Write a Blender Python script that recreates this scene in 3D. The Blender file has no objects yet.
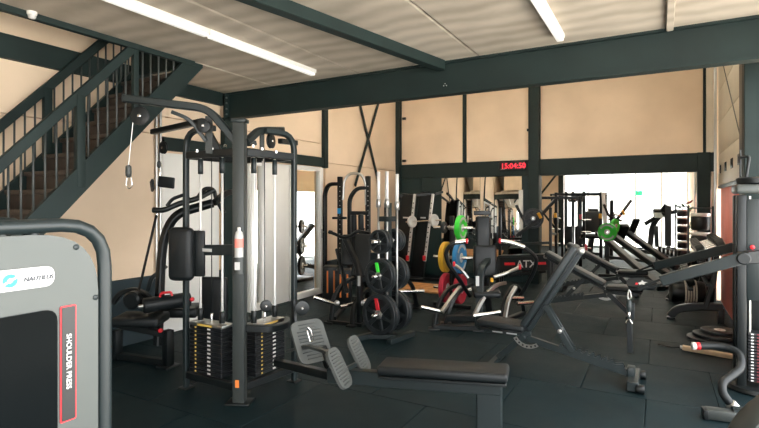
import bpy, bmesh, math, random
from mathutils import Vector, Matrix
random.seed(7)
scene = bpy.context.scene
COL = scene.collection
PI = math.pi
V = Vector

# ---------------------------------------------------------------- camera
CAM_H = 1.6
YAW = math.radians(29.3)
FPX = 500.0
cam_d = bpy.data.cameras.new('camera')
cam = bpy.data.objects.new('camera', cam_d)
COL.objects.link(cam)
cam.location = (0, 0, CAM_H)
cam.rotation_euler = (PI / 2, 0, YAW)
cam_d.sensor_width = 36.0
cam_d.lens = FPX / 759 * 36.0
cam_d.shift_y = -12 / 759
cam_d.clip_start = 0.02
scene.camera = cam

# ---------------------------------------------------------------- sky, exposure
SKY_STRENGTH = 3.1
world = bpy.data.worlds.new('overcast_sky')
scene.world = world
world.use_nodes = True
wb = world.node_tree.nodes['Background']
wb.inputs[0].default_value = (0.95, 0.975, 1.0, 1)
wb.inputs[1].default_value = SKY_STRENGTH
sun_d = bpy.data.lights.new('sun', 'SUN')
sun_d.energy = 9.0
sun_d.angle = math.radians(3)
sun_d.color = (1.0, 0.93, 0.82)
sun = bpy.data.objects.new('sun', sun_d)
COL.objects.link(sun)
sun.rotation_euler = V((0.3, -0.62, -0.75)).to_track_quat('-Z', 'Y').to_euler()
scene.view_settings.view_transform = 'Standard'
scene.view_settings.look = 'None'
scene.view_settings.gamma = 1.0
scene.view_settings.use_curve_mapping = False
scene.view_settings.exposure = 1.25

# ---------------------------------------------------------------- measuring help: a sight line met by a plane
FW = V((-math.sin(YAW), math.cos(YAW), 0))
RT = V((math.cos(YAW), math.sin(YAW), 0))


def at(px, py, X=None, Y=None, z=None, d=None):
    u = (px - 379.5) / FPX
    v = (202.0 - py) / FPX
    r = FW + RT * u + V((0, 0, v))
    if X is not None: d = X / r.x
    elif Y is not None: d = Y / r.y
    elif z is not None: d = (z - CAM_H) / v
    p = r * d
    return V((p.x, p.y, p.z + CAM_H))


# ---------------------------------------------------------------- materials
MATS = {}


def material(name, col, rough=0.5, metal=0.0, var=0.12, nscale=8.0, bump=0.0, bscale=120.0, emit=None, estr=0.0, coat=0.0, col2=None, spec=0.5):
    m = bpy.data.materials.new(name)
    m.use_nodes = True
    nt = m.node_tree
    b = nt.nodes['Principled BSDF']
    b.inputs['Roughness'].default_value = rough
    b.inputs['Metallic'].default_value = metal
    b.inputs['Specular IOR Level'].default_value = spec
    b.inputs['Coat Weight'].default_value = coat
    tc = nt.nodes.new('ShaderNodeTexCoord')
    nz = nt.nodes.new('ShaderNodeTexNoise')
    nz.inputs['Scale'].default_value = nscale
    nz.inputs['Detail'].default_value = 5.0
    nt.links.new(tc.outputs['Object'], nz.inputs['Vector'])
    rp = nt.nodes.new('ShaderNodeValToRGB')
    a = tuple(c * (1 - var) for c in col) + (1,)
    d = tuple(c * (1 + var) for c in (col2 or col)) + (1,)
    rp.color_ramp.elements[0].position = 0.3
    rp.color_ramp.elements[1].position = 0.7
    rp.color_ramp.elements[0].color = a
    rp.color_ramp.elements[1].color = d
    nt.links.new(nz.outputs['Fac'], rp.inputs['Fac'])
    nt.links.new(rp.outputs['Color'], b.inputs['Base Color'])
    if bump:
        nb = nt.nodes.new('ShaderNodeTexNoise')
        nb.inputs['Scale'].default_value = bscale
        nb.inputs['Detail'].default_value = 3.0
        nt.links.new(tc.outputs['Object'], nb.inputs['Vector'])
        bp = nt.nodes.new('ShaderNodeBump')
        bp.inputs['Strength'].default_value = bump
        bp.inputs['Distance'].default_value = 0.004
        nt.links.new(nb.outputs['Fac'], bp.inputs['Height'])
        nt.links.new(bp.outputs['Normal'], b.inputs['Normal'])
    if emit:
        b.inputs['Emission Color'].default_value = tuple(emit) + (1,)
        b.inputs['Emission Strength'].default_value = estr
    MATS[name] = m
    return m


material('powder_black', (0.006, 0.0085, 0.009), 0.4, spec=0.4, var=0.15, nscale=5)
material('powder_dark', (0.011, 0.018, 0.019), 0.4, var=0.1, nscale=5)
material('powder_gray', (0.034, 0.04, 0.038), 0.42, var=0.08, nscale=5)
material('vinyl', (0.007, 0.0095, 0.0105), 0.45, spec=0.35, var=0.1, bump=0.25, bscale=260)
material('vinyl_slate', (0.016, 0.022, 0.024), 0.45, var=0.1, bump=0.25, bscale=260)
material('chrome', (0.78, 0.77, 0.74), 0.2, 1.0, var=0.04)
material('satin_steel', (0.5, 0.5, 0.48), 0.35, 1.0, var=0.06)
material('white_paint', (0.82, 0.81, 0.76), 0.45, var=0.03, nscale=3)
material('white_tube', (0.85, 0.84, 0.8), 0.3, 0.3, var=0.03)
material('steel_green', (0.0085, 0.02, 0.0185), 0.6, spec=0.35, var=0.18, nscale=3, bump=0.1, bscale=60)
material('panel_dark', (0.008, 0.026, 0.026), 0.5, var=0.15, nscale=2)
material('plinth_blue', (0.014, 0.03, 0.037), 0.6, var=0.12, nscale=3)
material('red_plastic', (0.62, 0.02, 0.03), 0.35, var=0.06)
material('red_bumper', (0.55, 0.03, 0.06), 0.45, var=0.1)
material('green_bumper', (0.05, 0.75, 0.05), 0.45, var=0.08)
material('blue_bumper', (0.03, 0.24, 0.52), 0.45, var=0.08)
material('yellow_bumper', (0.75, 0.42, 0.03), 0.45, var=0.08)
material('iron_plate', (0.018, 0.022, 0.024), 0.45, 0.2, var=0.2, nscale=20, bump=0.2, bscale=200)
material('gray_plate', (0.72, 0.72, 0.7), 0.4, 0.3, var=0.1)
material('stack_iron', (0.012, 0.014, 0.016), 0.4, 0.2, var=0.15, nscale=14)
material('gold_label', (0.72, 0.5, 0.12), 0.4, var=0.05)
material('paper_label', (0.55, 0.55, 0.53), 0.5, var=0.03)
material('shroud_gray', (0.076, 0.085, 0.08), 0.42, 0.15, var=0.04, nscale=3)
material('smoked_acrylic', (0.003, 0.0045, 0.005), 0.15, var=0.2, nscale=3, spec=0.03)
material('sign_black', (0.012, 0.013, 0.014), 0.35, var=0.1)
material('sign_blue', (0.02, 0.3, 0.62), 0.4, var=0.05)
material('ink_dark', (0.03, 0.035, 0.05), 0.5, var=0.05)
material('plate_ribbed', (0.07, 0.075, 0.07), 0.55, var=0.08)
material('orange_mark', (0.8, 0.22, 0.04), 0.5, var=0.06)
material('amber', (0.8, 0.4, 0.03), 0.4, var=0.05)
material('tread_wood', (0.055, 0.04, 0.03), 0.6, var=0.3, nscale=9)
material('dim_red', (0.16, 0.012, 0.02), 0.5, var=0.05)
material('bright_rod', (0.82, 0.81, 0.78), 0.35, 0.35, var=0.03)
material('red_gate', (0.85, 0.27, 0.22), 0.6, var=0.06, nscale=2)
material('facade', (0.72, 0.7, 0.66), 0.8, var=0.05, nscale=1)
material('facade_glass', (0.5, 0.56, 0.58), 0.4, var=0.1)
material('door_cream', (0.66, 0.6, 0.48), 0.5, var=0.06, nscale=2)
material('leaf', (0.03, 0.12, 0.03), 0.5, var=0.35, nscale=6)
material('leaf_red', (0.28, 0.05, 0.04), 0.5, var=0.3, nscale=6)
material('terracotta', (0.1, 0.08, 0.07), 0.7, var=0.1)
material('rope', (0.6, 0.56, 0.48), 0.8, var=0.15, nscale=40)
material('tube_light', (0.9, 0.9, 0.88), 0.5, emit=(1.0, 0.95, 0.86), estr=0.22)
material('led_red', (0.25, 0.01, 0.02), 0.4, emit=(1.0, 0.03, 0.05), estr=0.9)
material('exit_green', (0.02, 0.5, 0.22), 0.4, emit=(0.05, 0.9, 0.4), estr=0.5)
material('skylight_white', (0.8, 0.8, 0.78), 0.6)


def wood_platform():
    m = material('platform_wood', (0.55, 0.27, 0.1), 0.4, var=0.1)
    nt = m.node_tree
    w = nt.nodes.new('ShaderNodeTexWave')
    w.inputs['Scale'].default_value = 3.0; w.inputs['Distortion'].default_value = 4.0
    w.inputs['Detail'].default_value = 3.0
    tc = next(n for n in nt.nodes if n.type == 'TEX_COORD')
    mp = nt.nodes.new('ShaderNodeMapping'); mp.inputs['Scale'].default_value = (0.6, 6, 6)
    nt.links.new(tc.outputs['Object'], mp.inputs['Vector']); nt.links.new(mp.outputs['Vector'], w.inputs['Vector'])
    rp = next(n for n in nt.nodes if n.type == 'VALTORGB')
    nt.links.new(w.outputs['Fac'], rp.inputs['Fac'])
    m2 = material('bar_wood', (0.5, 0.36, 0.22), 0.5, var=0.15, nscale=14)


wood_platform()


def plaster():
    m = material('wall_board', (0.79, 0.61, 0.43), 0.75, var=0.07, nscale=0.9, bump=0.12, bscale=45, col2=(0.84, 0.66, 0.48))
    nt = m.node_tree
    # faint wide horizontal roller marks
    tc = next(n for n in nt.nodes if n.type == 'TEX_COORD')
    mp = nt.nodes.new('ShaderNodeMapping'); mp.inputs['Scale'].default_value = (0.6, 0.6, 1.3)
    n2 = nt.nodes.new('ShaderNodeTexNoise'); n2.inputs['Scale'].default_value = 1.6; n2.inputs['Detail'].default_value = 7
    nt.links.new(tc.outputs['Object'], mp.inputs['Vector']); nt.links.new(mp.outputs['Vector'], n2.inputs['Vector'])
    mx = nt.nodes.new('ShaderNodeMix'); mx.data_type = 'RGBA'; mx.blend_type = 'MULTIPLY'
    mx.inputs[0].default_value = 0.22
    rp = next(n for n in nt.nodes if n.type == 'VALTORGB')
    r2 = nt.nodes.new('ShaderNodeValToRGB')
    r2.color_ramp.elements[0].position = 0.35; r2.color_ramp.elements[1].position = 0.65
    r2.color_ramp.elements[0].color = (0.78, 0.75, 0.7, 1); r2.color_ramp.elements[1].color = (1, 1, 1, 1)
    nt.links.new(n2.outputs['Fac'], r2.inputs['Fac'])
    nt.links.new(rp.outputs['Color'], mx.inputs[6]); nt.links.new(r2.outputs['Color'], mx.inputs[7])
    nt.links.new(mx.outputs[2], nt.nodes['Principled BSDF'].inputs['Base Color'])


plaster()


def slab():
    m = material('slab_concrete', (0.51, 0.44, 0.345), 0.85, var=0.1, nscale=1.3, col2=(0.58, 0.505, 0.41))
    nt = m.node_tree
    tc = next(n for n in nt.nodes if n.type == 'TEX_COORD')
    # casting ripples across the plank and rust-grey streaks
    w = nt.nodes.new('ShaderNodeTexWave'); w.bands_direction = 'Y'
    w.inputs['Scale'].default_value = 1.3; w.inputs['Distortion'].default_value = 5.0
    w.inputs['Detail'].default_value = 5; w.inputs['Detail Scale'].default_value = 1.1
    nt.links.new(tc.outputs['Object'], w.inputs['Vector'])
    rp = next(n for n in nt.nodes if n.type == 'VALTORGB')
    r2 = nt.nodes.new('ShaderNodeValToRGB')
    r2.color_ramp.elements[0].color = (0.74, 0.73, 0.71, 1); r2.color_ramp.elements[1].color = (1, 1, 1, 1)
    nt.links.new(w.outputs['Fac'], r2.inputs['Fac'])
    mx = nt.nodes.new('ShaderNodeMix'); mx.data_type = 'RGBA'; mx.blend_type = 'MULTIPLY'; mx.inputs[0].default_value = 0.85
    nt.links.new(rp.outputs['Color'], mx.inputs[6]); nt.links.new(r2.outputs['Color'], mx.inputs[7])
    nt.links.new(mx.outputs[2], nt.nodes['Principled BSDF'].inputs['Base Color'])
    bp = nt.nodes.new('ShaderNodeBump'); bp.inputs['Strength'].default_value = 0.06; bp.inputs['Distance'].default_value = 0.01
    nt.links.new(w.outputs['Fac'], bp.inputs['Height'])
    nt.links.new(bp.outputs['Normal'], nt.nodes['Principled BSDF'].inputs['Normal'])


slab()


def rubber():
    m = material('rubber_tile', (0.0035, 0.0135, 0.0165), 0.5, var=0.22, nscale=2.2, bump=0.35, bscale=320, spec=0.2)
    nt = m.node_tree
    b = nt.nodes['Principled BSDF']
    n2 = nt.nodes.new('ShaderNodeTexNoise'); n2.inputs['Scale'].default_value = 3.0; n2.inputs['Detail'].default_value = 6
    tc = next(n for n in nt.nodes if n.type == 'TEX_COORD')
    nt.links.new(tc.outputs['Object'], n2.inputs['Vector'])
    mr = nt.nodes.new('ShaderNodeMapRange')
    mr.inputs['To Min'].default_value = 0.5; mr.inputs['To Max'].default_value = 0.72
    nt.links.new(n2.outputs['Fac'], mr.inputs['Value']); nt.links.new(mr.outputs['Result'], b.inputs['Roughness'])


rubber()


def mirror_glass():
    m = bpy.data.materials.new('mirror_silver'); m.use_nodes = True
    b = m.node_tree.nodes['Principled BSDF']
    b.inputs['Base Color'].default_value = (0.86, 0.88, 0.86, 1); b.inputs['Metallic'].default_value = 1.0
    b.inputs['Roughness'].default_value = 0.015
    MATS['mirror_silver'] = m
    g = bpy.data.materials.new('clear_pane'); g.use_nodes = True
    nt = g.node_tree; nt.nodes.clear()
    o = nt.nodes.new('ShaderNodeOutputMaterial'); t = nt.nodes.new('ShaderNodeBsdfTransparent')
    t.inputs[0].default_value = (0.93, 0.95, 0.94, 1)
    gl = nt.nodes.new('ShaderNodeBsdfGlossy'); gl.inputs['Roughness'].default_value = 0.02
    lw = nt.nodes.new('ShaderNodeLayerWeight'); lw.inputs[0].default_value = 0.5
    pw = nt.nodes.new('ShaderNodeMath'); pw.operation = 'POWER'; pw.inputs[1].default_value = 4.0
    nt.links.new(lw.outputs['Facing'], pw.inputs[0])
    fr = nt.nodes.new('ShaderNodeMath'); fr.operation = 'MULTIPLY_ADD'; fr.inputs[1].default_value = 0.5; fr.inputs[2].default_value = 0.03
    nt.links.new(pw.outputs[0], fr.inputs[0])
    mx = nt.nodes.new('ShaderNodeMixShader')
    nt.links.new(fr.outputs[0], mx.inputs[0]); nt.links.new(t.outputs[0], mx.inputs[1]); nt.links.new(gl.outputs[0], mx.inputs[2])
    nt.links.new(mx.outputs[0], o.inputs[0])
    MATS['clear_pane'] = g


mirror_glass()


def added_skylight():  # translucent sheet for the added openings overhead
    m = bpy.data.materials.new('milky_polycarbonate'); m.use_nodes = True
    nt = m.node_tree; nt.nodes.clear()
    o = nt.nodes.new('ShaderNodeOutputMaterial'); t = nt.nodes.new('ShaderNodeBsdfTranslucent')
    t.inputs[0].default_value = (0.66, 0.63, 0.58, 1)
    d = nt.nodes.new('ShaderNodeBsdfDiffuse'); d.inputs[0].default_value = (0.7, 0.7, 0.68, 1)
    mx = nt.nodes.new('ShaderNodeMixShader'); mx.inputs[0].default_value = 0.3
    nt.links.new(t.outputs[0], mx.inputs[1]); nt.links.new(d.outputs[0], mx.inputs[2]); nt.links.new(mx.outputs[0], o.inputs[0])
    MATS['milky_polycarbonate'] = m


added_skylight()


# ---------------------------------------------------------------- mesh building
def mesh_obj(name, verts, faces, mat, parent=None, smooth=True, ang=38):
    me = bpy.data.meshes.new(name)
    me.from_pydata([tuple(v) for v in verts], [], faces)
    me.validate()
    bm = bmesh.new(); bm.from_mesh(me)
    bmesh.ops.recalc_face_normals(bm, faces=bm.faces)
    bm.to_mesh(me); bm.free()
    if smooth:
        me.shade_smooth(); me.set_sharp_from_angle(angle=math.radians(ang))
    me.materials.append(MATS[mat])
    o = bpy.data.objects.new(name, me)
    COL.objects.link(o)
    if parent is not None: o.parent = parent
    return o


def g_box(c, s, rot=None, bev=0.0, seg=2):
    bm = bmesh.new()
    bmesh.ops.create_cube(bm, size=1.0)
    for v in bm.verts: v.co = V((v.co.x * s[0], v.co.y * s[1], v.co.z * s[2]))
    if bev > 0:
        bev = min(bev, min(s) * 0.48)
        bmesh.ops.bevel(bm, geom=list(bm.edges), offset=bev, segments=seg, affect='EDGES', profile=0.5)
    M = Matrix.Identity(3)
    if rot is not None: M = rot if isinstance(rot, Matrix) else Matrix(((1, 0, 0), (0, 1, 0), (0, 0, 1))) @ __import__('mathutils').Euler(rot).to_matrix()
    vs = [M @ v.co + V(c) for v in bm.verts]
    bm.verts.index_update()
    fs = [[v.index for v in f.verts] for f in bm.faces]
    bm.free()
    return vs, fs


def frame_of(dirv, up=V((0, 0, 1))):
    a = dirv.normalized()
    if abs(a.dot(up.normalized())) > 0.98: up = V((0, 1, 0)) if abs(a.y) < 0.9 else V((1, 0, 0))
    s = a.cross(up).normalized()
    u = s.cross(a).normalized()
    return a, s, u


def g_bar(p0, p1, w, h, up=V((0, 0, 1)), bev=0.005, seg=1):
    p0, p1 = V(p0), V(p1)
    a, s, u = frame_of(p1 - p0, V(up))
    M = Matrix((a, s, u)).transposed()
    return g_box((p0 + p1) / 2, ((p1 - p0).length, w, h), M, bev, seg)


def fillet(pts, r, k=5):
    pts = [V(p) for p in pts]
    if r <= 0 or len(pts) < 3: return pts
    out = [pts[0]]
    for i in range(1, len(pts) - 1):
        a, b, c = pts[i - 1], pts[i], pts[i + 1]
        d0, d1 = (a - b), (c - b)
        t = min(r, d0.length * 0.48, d1.length * 0.48)
        q0, q1 = b + d0.normalized() * t, b + d1.normalized() * t
        for j in range(k + 1):
            f = j / k
            out.append(q0 * (1 - f) ** 2 + b * 2 * f * (1 - f) + q1 * f * f)
    out.append(pts[-1])
    return out


def g_sweep(pts, sec, up=V((0, 0, 1))):
    """sec: list of (side, up) offsets"""
    n = len(pts); k = len(sec)
    vs = []; fs = []
    prev_s = None
    for i, p in enumerate(pts):
        t = (pts[min(i + 1, n - 1)] - pts[max(i - 1, 0)])
        t.normalize()
        if prev_s is None:
            _, s, u = frame_of(t, up)
        else:
            s = prev_s - t * prev_s.dot(t)
            if s.length < 1e-4: _, s, u = frame_of(t, up)
            s.normalize(); u = s.cross(t).normalized()
        prev_s = s
        for a, b in sec: vs.append(p + s * a + u * b)
    for i in range(n - 1):
        for j in range(k):
            j2 = (j + 1) % k
            fs.append([i * k + j, i * k + j2, (i + 1) * k + j2, (i + 1) * k + j])
    fs.append(list(range(k))); fs.append(list(range((n - 1) * k, n * k)))
    return vs, fs


def circ(r, n=10): return [(r * math.cos(2 * PI * i / n), r * math.sin(2 * PI * i / n)) for i in range(n)]


def rrect(w, h, c=None):
    c = c if c is not None else min(w, h) * 0.15
    a, b = w / 2, h / 2
    return [(a - c, -b), (a, -b + c), (a, b - c), (a - c, b), (-a + c, b), (-a, b - c), (-a, -b + c), (-a + c, -b)]


def g_lathe(c, axis, prof, n=20):
    """prof: (radius, height along axis); closed with caps where the radius ends > 0"""
    a, s, u = frame_of(V(axis))
    vs = []; fs = []
    k = len(prof)
    for i in range(n):
        t = 2 * PI * i / n
        e = s * math.cos(t) + u * math.sin(t)
        for r, h in prof: vs.append(V(c) + a * h + e * r)
    for i in range(n):
        i2 = (i + 1) % n
        for j in range(k - 1):
            fs.append([i * k + j, i2 * k + j, i2 * k + j + 1, i * k + j + 1])
    fs.append([i * k for i in range(n)]); fs.append([i * k + k - 1 for i in range(n)])
    return vs, fs


def g_ring(c, axis, prof, n=24):
    """closed profile loop -> ring"""
    a, s, u = frame_of(V(axis))
    vs = []; fs = []; k = len(prof)
    for i in range(n):
        t = 2 * PI * i / n
        e = s * math.cos(t) + u * math.sin(t)
        for r, h in prof: vs.append(V(c) + a * h + e * r)
    for i in range(n):
        i2 = (i + 1) % n
        for j in range(k):
            j2 = (j + 1) % k
            fs.append([i * k + j, i2 * k + j, i2 * k + j2, i * k + j2])
    return vs, fs


def g_ext(poly, o, ax, ay, th):
    """polygon (a,b) in plane o+ax*a+ay*b, thickness th centred on the plane"""
    o, ax, ay = V(o), V(ax), V(ay)
    nrm = ax.cross(ay).normalized()
    n = len(poly)
    vs = [o + ax * a + ay * b - nrm * th / 2 for a, b in poly] + [o + ax * a + ay * b + nrm * th / 2 for a, b in poly]
    fs = [list(range(n)), list(range(n, 2 * n))] + [[i, (i + 1) % n, n + (i + 1) % n, n + i] for i in range(n)]
    return vs, fs


def round_poly(poly, r, k=4):
    n = len(poly); out = []
    for i in range(n):
        a, b, c = V((*poly[i - 1], 0)), V((*poly[i], 0)), V((*poly[(i + 1) % n], 0))
        d0, d1 = a - b, c - b
        rr = r[i] if isinstance(r, (list, tuple)) else r
        t = min(rr, d0.length * 0.48, d1.length * 0.48)
        if t <= 1e-6: out.append((b.x, b.y)); continue
        q0, q1 = b + d0.normalized() * t, b + d1.normalized() * t
        for j in range(k + 1):
            f = j / k
            q = q0 * (1 - f) ** 2 + b * 2 * f * (1 - f) + q1 * f * f
            out.append((q.x, q.y))
    return out


class Thing:
    """an Empty at the thing's base; points are local, or world when world=True"""

    def __init__(s, name, label=None, cat=None, loc=(0, 0, 0), rz=0.0, group=None, world=False, kind=None):
        s.e = bpy.data.objects.new(name, None)
        s.e.empty_display_size = 0.1
        COL.objects.link(s.e)
        s.e.location = loc; s.e.rotation_euler = (0, 0, rz)
        s.world = world
        s.off = V(loc)
        if label: s.e['label'] = label
        if cat: s.e['category'] = cat
        if group: s.e['group'] = group
        if kind: s.e['kind'] = kind

    def put(s, name, g, mat, parent=None, ang=38):
        vs, fs = g
        if s.world: vs = [V(v) - s.off for v in vs]
        return mesh_obj(name, vs, fs, mat, parent or s.e, ang=ang)

    def bar(s, name, p0, p1, w, h, mat, parent=None, up=(0, 0, 1), bev=0.005):
        return s.put(name, g_bar(p0, p1, w, h, up, bev), mat, parent)

    def box(s, name, c, size, mat, parent=None, rot=None, bev=0.005, seg=2):
        return s.put(name, g_box(c, size, rot, bev, seg), mat, parent)

    def tube(s, name, pts, r, mat, parent=None, fil=0.06, n=10):
        return s.put(name, g_sweep(fillet(pts, fil), circ(r, n)), mat, parent)

    def rtube(s, name, pts, w, h, mat, parent=None, fil=0.08, up=(0, 0, 1)):
        return s.put(name, g_sweep(fillet(pts, fil), rrect(w, h), V(up)), mat, parent)

    def cyl(s, name, p0, p1, r, mat, parent=None, n=14):
        p0, p1 = V(p0), V(p1)
        L = (p1 - p0).length; b = min(r * 0.15, L * 0.2)
        return s.put(name, g_lathe(p0, p1 - p0, [(r - b, 0), (r, b), (r, L - b), (r - b, L)], n), mat, parent, ang=50)

    def lathe(s, name, c, axis, prof, mat, parent=None, n=20):
        return s.put(name, g_lathe(c, axis, prof, n), mat, parent)

    def ring(s, name, c, axis, prof, mat, parent=None, n=24):
        return s.put(name, g_ring(c, axis, prof, n), mat, parent)

    def ext(s, name, poly, o, ax, ay, th, mat, parent=None):
        return s.put(name, g_ext(poly, o, ax, ay, th), mat, parent)

    def text(s, name, body, o, ax, ay, size, mat, parent=None, shear=0.0, depth=0.0008):
        """flat lettering: o = left end of the baseline, ax reading direction, ay letter-up"""
        cu = bpy.data.curves.new('lettering', 'FONT')
        cu.body = body; cu.size = size; cu.extrude = depth; cu.shear = shear; cu.offset = size * 0.012
        t = bpy.data.objects.new('lettering', cu); COL.objects.link(t)
        me = bpy.data.meshes.new_from_object(t.evaluated_get(bpy.context.evaluated_depsgraph_get()))
        bpy.data.objects.remove(t); bpy.data.curves.remove(cu)
        ax, ay = V(ax).normalized(), V(ay).normalized(); nz = ax.cross(ay)
        o = V(o)
        for v in me.vertices:
            c = v.co.copy(); p = o + ax * c.x + ay * c.y + nz * c.z
            v.co = p - s.off if s.world else p
        me.materials.clear(); me.materials.append(MATS[mat])
        me.name = name
        ob = bpy.data.objects.new(name, me); COL.objects.link(ob); ob.parent = parent or s.e
        return ob


def copy_tree(o, parent=None):
    c = o.copy(); COL.objects.link(c)
    c.parent = parent
    for ch in list(o.children): copy_tree(ch, c)
    return c


def dup(t, loc, rz, label, group=None):
    c = copy_tree(t.e)
    c.location = loc; c.rotation_euler = (0, 0, rz)
    c['label'] = label
    if group: c['group'] = group
    return c


def struct(name, g, mat, parent=None):
    o = mesh_obj(name, g[0], g[1], mat, parent)
    if parent is None: o['kind'] = 'structure'
    return o


def boxg(x0, x1, y0, y1, z0, z1, bev=0.0):
    return g_box(((x0 + x1) / 2, (y0 + y1) / 2, (z0 + z1) / 2), (x1 - x0, y1 - y0, z1 - z0), None, bev, 1)


def tag(o, label, cat, group=None):
    o['label'] = label; o['category'] = cat
    if group: o['group'] = group
    return o

# ================================================================ THE SETTING
XL, XR, YB, YF = -5.2, 0.8, 10.1, 19.0
ROOF = 4.9
SLAB = 3.07

# floor: sub-base with rubber tiles laid on it
floor = struct('floor', boxg(-9.2, 1.0, -3.2, 19.2, -0.12, -0.021), 'steel_green')
gt, ft = g_box((0, 0, -0.01), (0.996, 0.996, 0.02), None, 0.003, 1)
tile_mesh = None
ys = [y for y in range(-3, 20)]
for iy in range(-3, 20):
    for ix in range(-10, 2):
        x = -0.1 + ix + 0.5 - (0.0 if iy % 2 else 0.5)
        y = 0.6 + iy + 0.5
        if x < -5.9 and not (3.5 < y < 13): continue
        if x > 0.9 or x < -9.0 or y > 19.2: continue
        if tile_mesh is None:
            o = mesh_obj('rubber_tile', gt, ft, 'rubber_tile', floor); tile_mesh = o.data
        else:
            o = bpy.data.objects.new('rubber_tile', tile_mesh); COL.objects.link(o); o.parent = floor
        o.location = (x, y, 0)

# ---------------- left wall: boards between steel posts, dark plinth, white door zone
wl = struct('wall_left', boxg(XL - 0.2, XL - 0.05, -3, 3.93, 0, ROOF), 'wall_board')
for (y0, y1, z0, z1) in [(3.93, 7.24, 2.2, ROOF), (7.24, YB + 0.1, 0, ROOF)]:
    struct('backing_board', boxg(XL - 0.2, XL - 0.05, y0, y1, z0, z1), 'wall_board', wl)


def board(parent, x0, x1, y0, y1, z0, z1, mat='wall_board', name='wall_panel'):
    return struct(name, boxg(x0, x1, y0, y1, z0, z1, 0.003), mat, parent)


for (y0, y1) in [(-3.0, -0.5), (-0.5, 1.7), (1.7, 3.92)]:
    board(wl, XL - 0.05, XL, y0 + .003, y1 - .003, 0.74, 2.4)
    board(wl, XL - 0.05, XL, y0 + .003, y1 - .003, 2.41, 3.4)
    board(wl, XL - 0.05, XL, y0 + .003, y1 - .003, 3.41, ROOF)
    board(wl, XL - 0.05, XL + 0.02, y0 + .003, y1 - .003, 0.0, 0.735, 'plinth_blue', 'plinth_panel')
for (y0, y1) in [(3.93, 4.86), (5.02, 7.18)]:
    board(wl, XL - 0.05, XL, y0 + .003, y1 - .003, 2.385, 2.62)
    board(wl, XL - 0.05, XL, y0 + .003, y1 - .003, 2.63, ROOF)
board(wl, XL - 0.05, XL, 7.30, YB - .1, 2.3, ROOF)
board(wl, XL - 0.05, XL, 7.30, YB - .1, 0.55, 2.29)
board(wl, XL - 0.05, XL + .02, 7.30, YB - .1, 0, 0.545, 'plinth_blue', 'plinth_panel')
# steel of the left wall
struct('trim_1', boxg(XL, XL + .06, -3, 4.86, 2.9, 3.12, .004), 'steel_green')            # rail at slab height
struct('trim_2', boxg(XL, XL + .06, 3.93, 7.2, 2.22, 2.375, .004), 'steel_green')         # lintel over the white doors
struct('trim_3', boxg(XL, XL + .08, 4.86, 5.02, 0, 2.72, .004), 'steel_green')            # post below the main beam
struct('trim_4', boxg(XL, XL + .07, 7.18, 7.29, 2.2, ROOF, .004), 'steel_green')          # thin post
struct('trim_5', boxg(XL, XL + .1, YB - .1, YB, 0, ROOF, .004), 'steel_green')            # corner post
# crossed bracing on the left wall
brc = [(at(357, 98, X=XL), at(378, 186, X=XL)), (at(378, 98, X=XL), at(353, 186, X=XL))]
for i, (a, b) in enumerate([((p.y, p.z), (q.y, q.z)) for p, q in brc]):
    struct('trim_%d' % (6 + i), g_bar((XL + .035 + .012 * i, a[0], a[1]), (XL + .035 + .012 * i, b[0], b[1]), 0.07, 0.012, (1, 0, 0), 0), 'steel_green')

# white door zone in the left wall
d1 = Thing('door_1', kind='structure', loc=(XL, 5.5, 0), world=True)
d1.e['label'] = 'white framed glass doors and white panels in the left wall'
for (y0, y1) in [(3.95, 4.84), (5.72, 6.30)]:
    d1.box('door_panel', (XL - .03, (y0 + y1) / 2, 1.1), (.05, y1 - y0, 2.19), 'white_paint', bev=.004)
d1.box('door_panel', (XL - .03, 5.2, 1.1), (.05, .34, 2.19), 'white_paint', bev=.004)
for (y0, y1) in [(5.38, 5.71), (6.31, 7.18)]:
    f = d1.box('frame_stile', (XL - .01, y1 - .04, 1.1), (.09, .09, 2.2), 'white_paint', bev=.004)
    d1.box('frame_stile', (XL - .01, y0 + .03, 1.1), (.09, .05, 2.2), 'white_paint', bev=.004)
    d1.box('frame_rail', (XL - .01, (y0 + y1) / 2, 2.17), (.085, y1 - y0 - .12, .07), 'white_paint', bev=.004)
    d1.box('frame_rail', (XL - .01, (y0 + y1) / 2, .05), (.085, y1 - y0 - .12, .1), 'white_paint', bev=.004)
    d1.box('pane', (XL - .02, (y0 + y1) / 2 - .005, 1.11), (.008, y1 - y0 - .13, 2.02), 'clear_pane', bev=0)
d1.box('door_lock', (XL + .045, 7.14, 1.05), (.03, .035, .16), 'satin_steel')
d1.tube('door_handle', [(XL + .04, 7.14, 1.08), (XL + .1, 7.14, 1.08), (XL + .1, 7.02, 1.08)], .009, 'satin_steel', fil=.02)

# room seen through the glass doors
struct('wall_annex_side', boxg(-9.2, -9.05, 3.4, 9.3, 0, 3.0), 'wall_board')
struct('wall_annex_head', boxg(-9.2, -9.05, 9.3, 13.2, 1.9, 3.0), 'wall_board')
aw = struct('wall_annex_end', boxg(-9.05, -5.4, 13.05, 13.2, 2.0, 3.0), 'wall_board')
struct('wall_annex_sill', boxg(-9.05, -5.4, 13.05, 13.2, 0, .35), 'wall_board')
struct('wall_annex_near', boxg(-9.05, -5.4, 3.4, 3.55, 0, 3.0), 'wall_board')
struct('ceiling_annex', boxg(-9.2, -5.4, 3.4, 13.2, 3.0, 3.1), 'slab_concrete')
w1 = Thing('window_1', kind='structure', loc=(-7.2, 13.1, .35), world=True)
for x in (-9.0, -7.8, -6.6, -5.45): w1.box('window_post', (x, 13.12, 1.17), (.06, .06, 1.64), 'white_paint')
for i in range(3): w1.box('pane', (-8.4 + 1.2 * i, 13.12, 1.17), (1.13, .01, 1.62), 'clear_pane', bev=0)

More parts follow.
